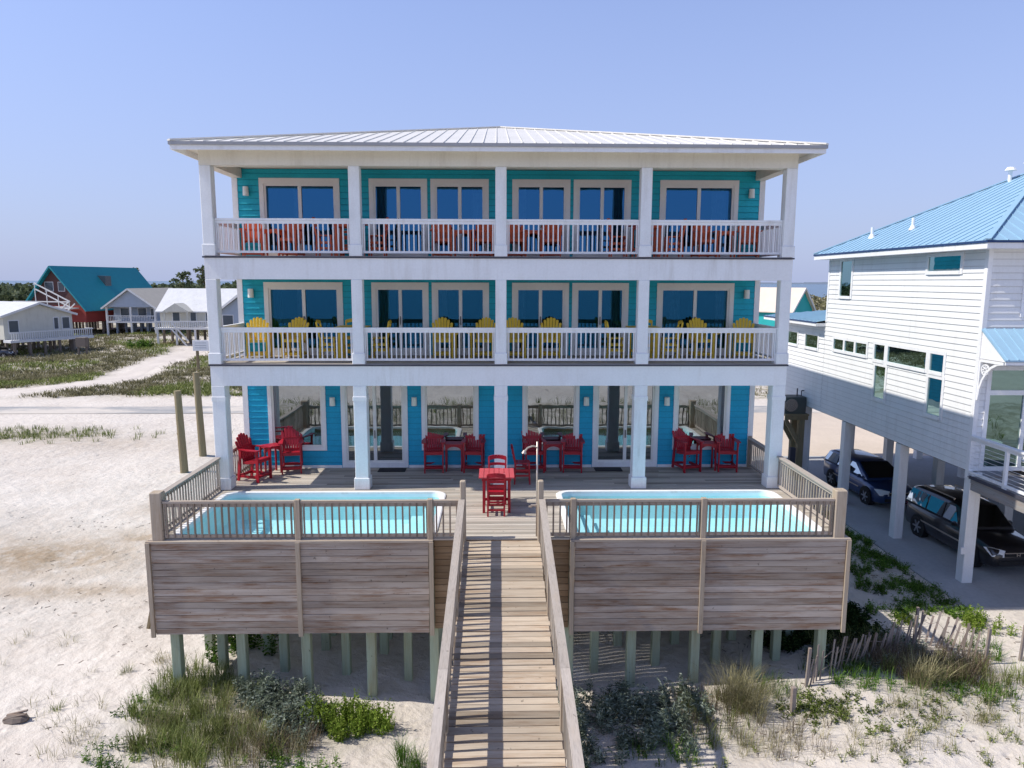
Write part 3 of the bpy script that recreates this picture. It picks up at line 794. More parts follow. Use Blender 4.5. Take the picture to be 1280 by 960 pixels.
# ------------------------------------------------------------------ chairs and tables
def fan_chair(name, mat, label, group):
    t = thing(name, label, 'chair', (0,0,0), group, world=False)
    m = M[mat]
    mb = MB()
    for i in range(5):
        y = -.26+i*.105; mb.box(-.25, .25, y, y+.095, .565-.03*i*.6, .59-.03*i*.6)
    mb.bar((-.24,-.27,.545),(-.24,.26,.47),.03,.07); mb.bar((.24,-.27,.545),(.24,.26,.47),.03,.07); mb.box(-.25,.25,-.285,-.262,.50,.585)
    mb.build('seat', m, t)
    mb = MB()
    n = 7
    for i in range(n):
        u = (i-3)/3.0; xb = u*.20; xt = u*.285; top = 1.22-.15*u*u-.02*abs(u); w0, w1 = .054, .086
        yb, yt = .22, .22+.26*(top-.46)/.75
        z0 = .46
        pts = [(xb-w0/2,yb,z0),(xb+w0/2,yb,z0),(xt+w1/2,yt,top-.03),(xt+w1*.25,yt+.004,top),(xt-w1*.25,yt+.004,top),(xt-w1/2,yt,top-.03)]
        mb.prism(pts, (0,.02,0))
    mb.bar((-.27,.375,.86),(.27,.375,.86),.03,.07); mb.bar((-.22,.27,.56),(.22,.27,.56),.03,.07)
    mb.build('backrest', m, t)
    for s in (-1,1):
        mb = MB(); mb.prism([(s*.23,-.36,.83),(s*.36,-.34,.83),(s*.37,-.05,.83),(s*.30,.36,.83),(s*.25,.36,.83)], (0,0,.025)); mb.bar((s*.29,-.28,.72),(s*.29,-.28,.828),.03,.09)
        mb.build('arm', m, t)
        mb = MB(); mb.bar((s*.275,-.28,0),(s*.275,-.28,.83),.04,.085,(0,1,0)); mb.build('leg', m, t)
        mb = MB(); mb.bar((s*.275,.42,0),(s*.275,.30,.83),.04,.085,(0,1,0)); mb.build('leg', m, t)
    mb = MB(); mb.box(-.255,.255,-.34,-.25,.16,.185); mb.box(-.255,.255,-.245,-.16,.16,.185); mb.box(-.255,.255,-.25,-.225,.10,.16)
    for s in (-1,1): mb.bar((s*.268,-.30,.13),(s*.268,.40,.13),.03,.07)
    mb.bar((-.25,.40,.13),(.25,.40,.13),.03,.07)
    mb.build('footrest', m, t); return t
def ladder_chair(name, mat, label, group):
    t = thing(name, label, 'chair', (0,0,0), group, world=False); m = M[mat]
    mb = MB()
    for i in range(4): mb.box(-.22,.22,-.22+i*.108,-.22+i*.108+.098,.60,.625)
    mb.box(-.215,.215,-.21,-.185,.54,.598); mb.box(-.215,.215,.175,.20,.54,.598); mb.build('seat', m, t)
    mb = MB()
    for s in (-1,1): mb.bar((s*.205,.205,.60),(s*.215,.30,1.08),.04,.045)
    for k, (z, h) in enumerate(((1.05,.10),(.90,.065),(.76,.065))):
        y = .205+.095*(z-.60)/.48; pr = None
        for i in range(7):
            u = -1+i/3; zz = z+(.035*(1-u*u) if k == 0 else .01*(1-u*u)); p = Vector((u*.205, y+.03*(1-u*u), zz))
            if pr is not None: mb.bar(pr, p, .022, h)
            pr = p
    mb.build('backrest', m, t)
    for sx in (-1,1):
        for y in (-.195,.195):
            mb = MB(); mb.bar((sx*.205,y+(.03 if y > 0 else -.02),0),(sx*.205,y,.60),.042,.042,(0,1,0)); mb.build('leg', m, t)
    mb = MB()
    for z in (.16,.36): mb.bar((-.2,-.205,z),(.2,-.205,z),.03,.05); mb.bar((-.2,.21,z),(.2,.21,z),.03,.05)
    for s in (-1,1): mb.bar((s*.205,-.2,.26),(s*.205,.2,.26),.03,.05); mb.bar((s*.205,-.2,.42),(s*.205,.2,.42),.03,.05)
    mb.build('stretcher', m, t); return t
def bar_table(name, mat, label, group, w=.9, h=.95):
    t = thing(name, label, 'table', (0,0,0), group, world=False); m = M[mat]; a = w/2
    mb = MB(); n = 7
    for i in range(n): mb.box(-a+i*w/n+.006, -a+(i+1)*w/n-.006, -a, a, h-.03, h)
    mb.build('tabletop', m, t)
    mb = MB()
    for s in (-1,1): mb.box(-a+.08,a-.08, s*(a-.1)-.012, s*(a-.1)+.012, h-.11, h-.032); mb.box(s*(a-.1)-.012, s*(a-.1)+.012, -a+.1,a-.1, h-.108, h-.034)
    mb.build('apron', m, t)
    mb = MB(); mb.bar((-a+.1,0,.25),(a-.1,0,.25),.03,.07)
    for s in (-1,1): mb.bar((s*(a-.13),-a+.1,.25),(s*(a-.13),a-.1,.25),.028,.06)
    mb.build('stretcher', m, t)
    for sx in (-1,1):
        for sy in (-1,1):
            mb = MB(); mb.bar((sx*(a-.13),sy*(a-.13),0),(sx*(a-.13),sy*(a-.13),h-.032),.065,.065,(0,1,0)); mb.build('leg', m, t)
    return t
def link_table(name, mat, label, group, w=.56, d=.46, h=.86):
    t = thing(name, label, 'table', (0,0,0), group, world=False); m = M[mat]
    mb = MB(); n = 5
    for i in range(n): mb.box(-w/2, w/2, -d/2+i*d/n+.005, -d/2+(i+1)*d/n-.005, h-.025, h)
    mb.build('tabletop', m, t)
    mb = MB()
    for y in (-d/2+.03, d/2-.05):
        mb = MB()
        pts = [(-w/2+.02,y,h-.026),(w/2-.02,y,h-.026)]
        arc = [(w/2-.02-.02,y,h-.22)] + [((w/2-.06)*math.cos(R(q)),y,h-.22+.14*math.sin(R(q))) for q in range(10,171,20)] + [(-w/2+.04,y,h-.22)]
        mb.prism(pts+[(w/2-.02,y,h-.22)]+arc[1:-1]+[(-w/2+.02,y,h-.22)], (0,.02,0)); mb.build('apron', m, t)
    for sx in (-1,1):
        for sy in (-1,1):
            mb = MB(); mb.bar((sx*(w/2-.04),sy*(d/2-.05),0),(sx*(w/2-.04),sy*(d/2-.05),h-.03),.045,.05,(0,1,0)); mb.build('leg', m, t)
    return t
used = set()
def place(proto, loc, rzdeg, label, group, sc=None):
    if proto.name not in used:
        used.add(proto.name); proto.location = loc; proto.rotation_euler = (0,0,R(rzdeg)); proto['label'] = label; proto['group'] = group
        if sc: proto.scale = (sc,sc,sc) if not isinstance(sc, tuple) else sc
        return proto
    return dup(proto, loc, R(rzdeg), label, group, sc)
FC = {c: fan_chair('fan_back_chair', c, 'x', 'x') for c in ('red','yellow','orange')}
LC = {c: ladder_chair('ladder_back_chair', c, 'x', 'x') for c in ('red','yellow','orange')}
BT = {c: bar_table('bar_table', c, 'x', 'x') for c in ('red','yellow','orange')}
LT = {c: link_table('side_table', c, 'x', 'x') for c in ('red','yellow','orange')}
g1 = 'red chairs on the ground floor porch'; gt1 = 'red tables on the ground floor porch'
z0 = .003
place(FC['red'], (-7.17,1.02,z0), 68, 'red fan-back chair turned sideways beside the left porch railing', g1, (1,1,1.12))
place(FC['red'], (-6.38,1.93,z0), 12, 'red fan-back chair in the sunny left corner under the end window', g1, (1,1,1.12))
place(LT['red'], (-6.98,1.78,z0), 40, 'small red corner table in the sun between the two leftmost porch chairs', gt1)
place(FC['red'], (-2.05,1.98,z0), 4, 'red fan-back chair right of the left door, left of its side table', g1, (1,1,1.12))
place(FC['red'], (-.82,1.98,z0), -4, 'red fan-back chair just left of the middle column, against the wall', g1, (1,1,1.12))
place(LT['red'], (-1.43,2.05,z0), 0, 'red side table under the window left of the middle column', gt1)
place(FC['red'], (1.02,1.96,z0), 6, 'red fan-back chair behind the shower pipe, right of the middle column', g1, (1,1,1.12))
place(FC['red'], (2.22,1.98,z0), -5, 'red fan-back chair just left of the right door', g1, (1,1,1.12))
place(LT['red'], (1.62,2.05,z0), 0, 'red side table under the window right of the middle column', gt1)
place(FC['red'], (5.80,1.96,z0), 16, 'red fan-back chair just right of the right door', g1, (1,1,1.12))
place(FC['red'], (7.0,1.98,z0), -6, 'red fan-back chair nearest the right porch railing', g1, (1,1,1.12))
place(LT['red'], (6.40,2.05,z0), 0, 'red side table under the right end window', gt1)
[c for c in BT['red'].children if c.name.startswith('tabletop')][0].data.materials[0] = M['redtop']
place(BT['red'], (-.12,-1.78,z0), 0, 'red square bar table in the sun at the head of the boardwalk', gt1)
place(LC['red'], (-.13,-2.18,z0), 180, 'red ladder-back bar chair nearest the boardwalk, its back to us', g1, 1.0)
place(LC['red'], (-.10,-1.22,z0), 0, 'red ladder-back bar chair behind the red bar table, facing us', g1, 1.06)
place(LC['red'], (.62,.62,z0), 90, 'red ladder-back chair turned sideways right of the middle column', g1)
for colr, zf, fl, sc in (('yellow', Z2+.012, 'middle', .97), ('orange', Z3+.012, 'top', .93)):
    g = f'{colr} chairs on the {fl} balcony'; gt = f'{colr} tables on the {fl} balcony'
    yc = 1.35
    place(FC[colr], (-7.1,yc+.1,zf), 14, f'{colr} fan-back chair at the far left end of the {fl} balcony', g, sc)
    place(FC[colr], (-6.05,yc+.2,zf), -4, f'{colr} fan-back chair before the leftmost door of the {fl} balcony', g, sc)
    place(LT[colr], (-6.6,yc+.35,zf), 0, f'{colr} side table between the two leftmost fan-back chairs of the {fl} balcony', gt, sc)
    place(LC[colr], (-5.0,yc,zf), 90, f'{colr} ladder-back chair turned sideways left of the second column, {fl} balcony', g)
    place(LC[colr], (-4.42,yc+.42,zf), 0, f'{colr} ladder-back chair facing out just left of the second column, {fl} balcony', g)
    place(BT[colr], (-4.28,yc-.1,zf), 0, f'{colr} bar table behind the second column of the {fl} balcony', gt)
    place(LC[colr], (-3.52,yc,zf), -90, f'{colr} ladder-back chair turned sideways right of the second column, {fl} balcony', g)
    place(FC[colr], (-1.70,yc+.2,zf), 6, f'{colr} fan-back chair in the second bay, further left of the middle column, {fl} balcony', g, sc)
    place(FC[colr], (-.48,yc+.2,zf), -6, f'{colr} fan-back chair just left of the middle column, {fl} balcony', g, sc)
    place(LT[colr], (-1.1,yc+.35,zf), 0, f'{colr} side table left of the middle column, {fl} balcony', gt, sc)
    place(FC[colr], (.42,yc+.2,zf), 7, f'{colr} fan-back chair just right of the middle column, {fl} balcony', g, sc)
    place(FC[colr], (1.48,yc+.2,zf), -5, f'{colr} fan-back chair in the third bay, further right of the middle column, {fl} balcony', g, sc)
    place(LT[colr], (.95,yc+.35,zf), 0, f'{colr} side table right of the middle column, {fl} balcony', gt, sc)
    place(LC[colr], (3.38,yc,zf), 90, f'{colr} ladder-back chair turned sideways left of the fourth column, {fl} balcony', g)
    place(BT[colr], (4.16,yc-.1,zf), 0, f'{colr} bar table behind the fourth column of the {fl} balcony', gt)
    place(LC[colr], (4.36,yc+.42,zf), 0, f'{colr} ladder-back chair facing out just right of the fourth column, {fl} balcony', g)
    place(LC[colr], (4.98,yc,zf), -90, f'{colr} ladder-back chair turned sideways right of the fourth column, {fl} balcony', g)
    place(FC[colr], (5.95,yc+.2,zf), 5, f'{colr} fan-back chair before the rightmost door of the {fl} balcony', g, sc)
    place(FC[colr], (7.22,yc+.15,zf), -14, f'{colr} fan-back chair at the far right end of the {fl} balcony', g, sc)
    place(LT[colr], (6.6,yc+.35,zf), 0, f'{colr} side table between the two rightmost fan-back chairs of the {fl} balcony', gt, sc)

#@@PART2
# ------------------------------------------------------------------ neighbour house on the right
NX = 14.7; NY0, NY1, NY2 = 2.0, 12.4, 18.2; NXR = 27.0
nb = thing('stilt_house', 'white clapboard house with blue metal roof on square white stilts, right of the pools', 'house', (20, 8, -3.74))
nwins = [(10.2,11.36,5.09,6.78,1),(3.15,5.12,6.05,6.76,1),(8.57,11.61,2.78,3.46,3),(15.2,16.6,2.64,3.45,1),(12.95,14.5,2.64,3.45,1)]
big = [(7.22,8.18,2.70,3.52),(4.55,7.22,2.70,3.52),(3.58,4.55,2.70,3.52),(7.05,8.05,1.22,2.70),(3.55,4.55,1.22,2.70)]
hs = [(a,b,c,d) for a,b,c,d,_ in nwins]+big
mb = MB()
siding(mb, lambda u,z,o: (NX-o, u, z), NY0, NY1, -.06, 6.95, hs, .205, .022)
siding(mb, lambda u,z,o: (NX-o, u, z), NY1, NY2, -.06, 3.98, hs, .205)
siding(mb, lambda u,z,o: (u, NY0-o, z), NX, NXR, -.06, 6.95, [(14.98,17.5,-.06,3.25),(15.8,17.2,4.75,6.35)], .205)
siding(mb, lambda u,z,o: (NXR+o, u, z), NY0, NY1, -.06, 6.95, (), .205)
siding(mb, lambda u,z,o: (u, NY1+o, z), NX, NXR, 3.9, 6.95, (), .205)
siding(mb, lambda u,z,o: (u, NY2+o, z), NX, NXR, -.06, 3.98, (), .205)
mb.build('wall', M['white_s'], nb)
mb = MB(); mb.box(NX-.035, NX+.10, NY0-.035, NY0+.12, -.3, 6.94); mb.build('corner_trim', M['white'], nb)
mb = MB(); mb.box(NX-.035, NX+.10, NY1-.10, NY1+.02, 4.0, 6.94); mb.build('corner_trim', M['white'], nb)
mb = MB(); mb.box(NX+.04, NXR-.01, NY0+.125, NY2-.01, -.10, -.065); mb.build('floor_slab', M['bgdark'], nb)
mb = MB()
for z0_, z1_, ya, yb in ((0,3.9,NY0+.3,NY2-.3),(4.0,6.9,NY0+.3,NY1-.3)):
    mb.box(NX+.6, NXR-.4, ya+.3, yb-.2, z0_, z1_)
mb.build('room', M['interior'], nb)
def nwin(y0, y1, z0, z1, n=1, fr=.12):
    mb = MB(); xa, xb = NX-.045, NX+.05
    mb.box(xa,xb,y0,y0+fr,z0,z1); mb.box(xa,xb,y1-fr,y1,z0,z1); mb.box(xa,xb,y0+fr,y1-fr,z1-fr,z1); mb.box(xa-.02,xb,y0+fr,y1-fr,z0,z0+fr)
    ed = [y0+fr+(y1-y0-2*fr)*i/n for i in range(n+1)]
    for e in ed[1:-1]: mb.box(xa,xb,e-.07,e+.07,z0+fr,z1-fr)
    f = mb.build('window', M['white'], nb)
    for i in range(n):
        a = ed[i]+(.07 if i else 0); b = ed[i+1]-(.07 if i < n-1 else 0)
        mb = MB(); mb.poly([(NX-.01,a,z0+fr),(NX-.01,b,z0+fr),(NX-.01,b,z1-fr),(NX-.01,a,z1-fr)]); mb.build('pane', M['gn'], f)
for w in nwins: nwin(*w)
for w in big: nwin(*w)
# front door and window
for nm, x0, x1, z0_, z1_, n in (('sliding_door',14.98,17.5,-.05,3.25,2),('window',15.8,17.2,4.75,6.35,1)):
    mb = MB(); ya, yb = NY0-.05, NY0+.05; fr = .13
    mb.box(x0,x0+fr,ya,yb,z0_,z1_); mb.box(x1-fr,x1,ya,yb,z0_,z1_); mb.box(x0+fr,x1-fr,ya,yb,z1_-fr,z1_); mb.box(x0+fr,x1-fr,ya,yb,z0_,z0_+fr)
    if n == 2: mb.box(x0+fr,x1-fr,ya,yb,2.35,2.5); mb.box((x0+x1)/2-.06,(x0+x1)/2+.06,ya-.004,yb,z0_+fr,2.35)
    f = mb.build(nm, M['white'], nb)
    mb = MB(); mb.poly([(x0+fr,NY0-.01,z0_+fr),(x1-fr,NY0-.01,z0_+fr),(x1-fr,NY0-.01,z1_-fr),(x0+fr,NY0-.01,z1_-fr)]); mb.build('pane', M['gn'], f)
# stilts
for x in (14.88, 19.0, 22.8, 26.7):
    for y in (2.02, 6.0, 10.2, 14.2, 18.0):
        w = .17; mb = MB(); mb.cbox(x-w, x+w, y-w+.0, y+w, -3.72, -.105, .012)
        mb.build('column', M['column'], nb)
mb = MB(); mb.box(14.64, 14.70, 1.80, 1.86, -2.5, -.4); mb.box(14.55, 14.70, 1.78, 1.845, -2.72, -2.5); mb.build('meter_pipe', M['white'], nb)
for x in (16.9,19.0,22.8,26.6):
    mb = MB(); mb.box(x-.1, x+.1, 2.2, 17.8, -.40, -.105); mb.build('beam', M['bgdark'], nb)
# main hip roof
RS = .515; rx0, rx1, ry0, ry1, rz0_ = 14.2, 27.6, 1.4, 12.95, 7.02
hd = (ry1-ry0)/2; cy_ = (ry0+ry1)/2
A_, B_, C_, D_ = Vector((rx0,ry0,rz0_)),Vector((rx1,ry0,rz0_)),Vector((rx1,ry1,rz0_)),Vector((rx0,ry1,rz0_))
P_, Q_ = Vector((rx0+hd,cy_,rz0_+hd*RS)), Vector((rx1-hd+.0,cy_,rz0_+hd*RS))
mb = MB(); mb.poly([A_,B_,Q_,P_]); mb.poly([B_,C_,Q_]); mb.poly([C_,D_,P_,Q_]); mb.poly([D_,A_,P_])
y = ry0+.2
while y < ry1:
    t = min(y-ry0, ry1-y); mb.bar((rx0,y,rz0_+.012),(rx0+t,y,rz0_+t*RS+.012), .025, .028); y += .41
x = rx0+.2
while x < rx1:
    t = min(x-rx0, hd, rx1-x); mb.bar((x,ry0,rz0_+.012),(x,ry0+t,rz0_+t*RS+.012), .022, .026); x += .41
up_ = Vector((0,0,.03))
for a, b in ((A_,P_),(D_,P_),(P_,Q_),(B_,Q_)): mb.bar(a+up_, b+up_, .16, .04)
rf = mb.build('roof', M['blueroof'], nb)
mb = MB(); mb.box(rx0-.03,rx1,ry0-.03,ry0+.02,rz0_-.07,rz0_-.003); mb.box(rx0-.03,rx0+.02,ry0+.022,ry1,rz0_-.07,rz0_-.003); mb.build('drip_edge', M['blueroofdk'], rf)
mb = MB(); mb.box(rx0,rx1-.02,ry0,ry1-.02,rz0_-.24,rz0_-.073); mb.build('eave_board', M['white'], rf)
for x, y in ((15.35,10.2),(15.7,7.9)):
    z = rz0_+(x-rx0)*RS; mb = MB(); mb.cyl((x,y,z-.05),(x,y,z+.42), .06, .06, 10); mb.cyl((x,y,z-.04),(x,y,z+.14), .15, .07, 10); mb.build('vent_pipe', M['white'], rf)
for t in (4.95, 5.35):
    x, y = rx0+t, ry1-t-.25; z = rz0_+t*RS; mb = MB(); mb.cyl((x,y,z-.1),(x,y,z+.42), .07, .07, 10); mb.cyl((x,y,z+.38),(x,y,z+.50), .2, .12, 10); mb.build('vent_pipe', M['white'], rf)
# low wing roof
lx0, lx1, ly0, ly1, lz = 14.25, 26.5, 12.42, 18.8, 4.02; s2 = .16
mb = MB(); mb.poly([(lx0,ly0,lz),(lx0+3.2,ly0,lz+3.2*s2),(lx0+3.2,ly1-3.2,lz+3.2*s2),(lx0,ly1,lz)]); mb.poly([(lx0,ly1,lz),(lx0+3.2,ly1-3.2,lz+3.2*s2),(lx1,ly1-3.2,lz+3.2*s2),(lx1,ly1,lz)]); mb.poly([(lx0+3.2,ly0,lz+3.2*s2),(lx1,ly0,lz+3.2*s2),(lx1,ly1-3.2,lz+3.2*s2),(lx0+3.2,ly1-3.2,lz+3.2*s2)])
y = ly0+.2
while y < ly1-.2:
    t = min(3.2, ly1-y); mb.bar((lx0,y,lz+.01),(lx0+t,y,lz+t*s2+.01), .03, .035); y += .41
lw_ = mb.build('roof', M['blueroof'], nb)
mb = MB(); mb.box(lx0-.03,lx0+.02,ly0,ly1,lz-.06,lz-.003); mb.build('drip_edge', M['blueroofdk'], lw_)
mb = MB(); mb.box(lx0,lx1,ly0,ly1-.02,lz-.20,lz-.063); mb.build('eave_board', M['white'], lw_)
mb = MB(); mb.cyl((15.6,13.6,4.2),(15.6,13.6,4.55), .06, .05, 8); mb.build('vent_pipe', M['white'], lw_)
# awning over the door
mb = MB(); ay0, ay1, az0, az1 = .82, 1.97, 3.50, 4.40
mb.hexa([(14.66,ay0,az0),(22,ay0,az0),(22,ay1,az1-.06),(14.66,ay1,az1-.06),(14.66,ay0,az0+.05),(22,ay0,az0+.05),(22,ay1,az1),(14.66,ay1,az1)])
x = 14.75
while x < 22:
    mb.bar((x,ay0,az0+.06),(x,ay1,az1+.01), .03, .035); x += .3
aw = mb.build('awning', M['blueroof'], nb)
mb = MB(); mb.prism([(14.70,ay0+.04,az0-.01),(14.70,ay1,az0-.01),(14.70,ay1,az1-.07)], (.05,0,0)); mb.box(14.70,22,ay0+.03,ay0+.07,az0-.10,az0-.012); mb.build('awning_trim', M['white'], aw)
mb = MB(); mb.box(14.68,14.76,ay1-.06,ay1+.01,2.2,3.45); mb.box(14.68,14.76,ay0+.1,ay1-.06,3.39,3.47)
ar = [(14.72, ay1-.03-1.0*(1-math.cos(R(q))), 2.25+1.17*math.sin(R(q))) for q in range(0,91,15)]
for a, b in zip(ar[:-1], ar[1:]): mb.bar(a, b, .06, .07)
cc = Vector((14.72, 1.72, 3.16))
rg = [(cc.x, cc.y+.16*math.cos(R(q)), cc.z+.16*math.sin(R(q))) for q in range(0,361,30)]
for a, b in zip(rg[:-1], rg[1:]): mb.bar(a, b, .04, .035)
for q in (0,45,90,135): mb.bar((cc.x,cc.y-.15*math.cos(R(q)),cc.z-.15*math.sin(R(q))),(cc.x,cc.y+.15*math.cos(R(q)),cc.z+.15*math.sin(R(q))), .03, .03)
mb.build('bracket', M['white'], aw)
# neighbour deck
mb = MB(); y = -3.0
while y < NY0-.15: mb.box(14.62, 24, y, y+.136, -.24, -.20); y += .145
dk = mb.build('deck_floor', M['greybeam'], nb)
mb = MB(); mb.box(14.60,14.618,-3.0,1.83,-.26,-.16); mb.build('deck_edge', M['dark'], dk)
mb = MB(); mb.box(14.66,14.72,-3.0,1.82,-.62,-.262); mb.box(14.72,24,-3.0,-2.94,-.62,-.262)
for yy in (-2.0,-.6,.8): mb.box(14.725,24,yy,yy+.06,-.50,-.245)
mb.build('deck_beam', M['greybeam'], dk)
mb = MB(); mb.box(14.70,15.0,-2.9,-2.6,-3.72,-.625); mb.box(19.0,19.3,-2.9,-2.6,-3.72,-.625); mb.build('deck_post', M['column'], dk)
mb = MB(); mb.box(14.60,14.78,-3.0,1.955,1.03,1.085); mb.box(14.66,14.72,-3.0,1.955,.92,1.028); mb.box(14.66,14.72,-3.0,1.955,-.12,-.04)
for yy in (-2.95,-1.3,.35): mb.box(14.645,14.735,yy,yy+.09,-.198,1.028)
for k in range(7): mb.cyl((14.69,-3.0,.04+k*.125),(14.69,1.955,.04+k*.125), .006, .006, 6)
mb.build('deck_railing', M['white'], nb)
# patio table on that deck
t = thing('patio_table', 'white round patio table on the deck of the white stilt house', 'table', (16.0,.55,-.20))
mb = MB(); mb.cyl((16.0,.55,.54),(16.0,.55,.575), .58, .60, 32); mb.build('tabletop', M['white'], t)
mb = MB(); mb.cyl((16.0,.55,-.198),(16.0,.55,-.15), .26, .20, 20); mb.cyl((16.0,.55,-.15),(16.0,.55,.54), .045, .045, 12); mb.build('pedestal', M['white'], t)
# air conditioner on its timber stand
sx, sy = 13.75, 14.2
t = thing('equipment_stand', 'dark timber stand with raking brace against the white stilt house', 'stand', (sx+.5,sy,-3.74))
mb = MB(); mb.box(sx-.15,sx+1.0,sy-.55,sy+.75,-.52,-.44); mb.box(sx-.12,sx+.98,sy-.5,sy-.42,-.72,-.522); mb.box(sx-.12,sx+.98,sy+.6,sy+.68,-.72,-.522); mb.build('platform', M['polewood'], t)
for y in (sy-.32, sy+.5):
    mb = MB(); mb.cbox(sx+.58,sx+.86,y-.13,y+.13,-3.9,-.722,.02); mb.build('post', M['polewood'], t)
    mb = MB(); mb.bar((sx-.02,y,-.75),(sx+.68,y,-1.95), .14, .18); mb.build('brace', M['polewood'], t)
mb = MB(); mb.box(sx+.22,sx+.48,sy-.5,sy-.30,-3.1,-2.1); mb.build('meter_box', M['dark'], t)
t = thing('air_conditioner', 'dark outdoor air conditioner with a round fan on the timber stand', 'air conditioner', (sx+.4,sy,-.44))
mb = MB(); mb.cbox(sx-.10,sx+.90,sy-.40,sy+.45,-.438,.36,.03); mb.build('casing', paint('ac_casing', (.07,.085,.08), .5), t)
mb = MB(); mb.cyl((sx+.18,sy-.41,-.03),(sx+.18,sy-.44,-.03), .31, .30, 24)
mb.build('fan_grille', paint('ac_fan', (.36,.30,.25), .5), t)
mb = MB()
for k in range(1,5): 
    rr_ = .07*k; q = [(sx+.18+rr_*math.cos(R(a)), sy-.45, -.03+rr_*math.sin(R(a))) for a in range(0,361,24)]; mb.tube(q, .007, 5)
mb.build('fan_guard', M['dark'], t)
mb = MB(); mb.tube([(sx+.80,sy,.36),(sx+.80,sy,.62),(sx+.93,sy,.62)], .025); mb.tube([(sx+.55,sy-.1,.36),(sx+.55,sy-.1,.75)], .03); mb.build('pipe', M['dark'], t)

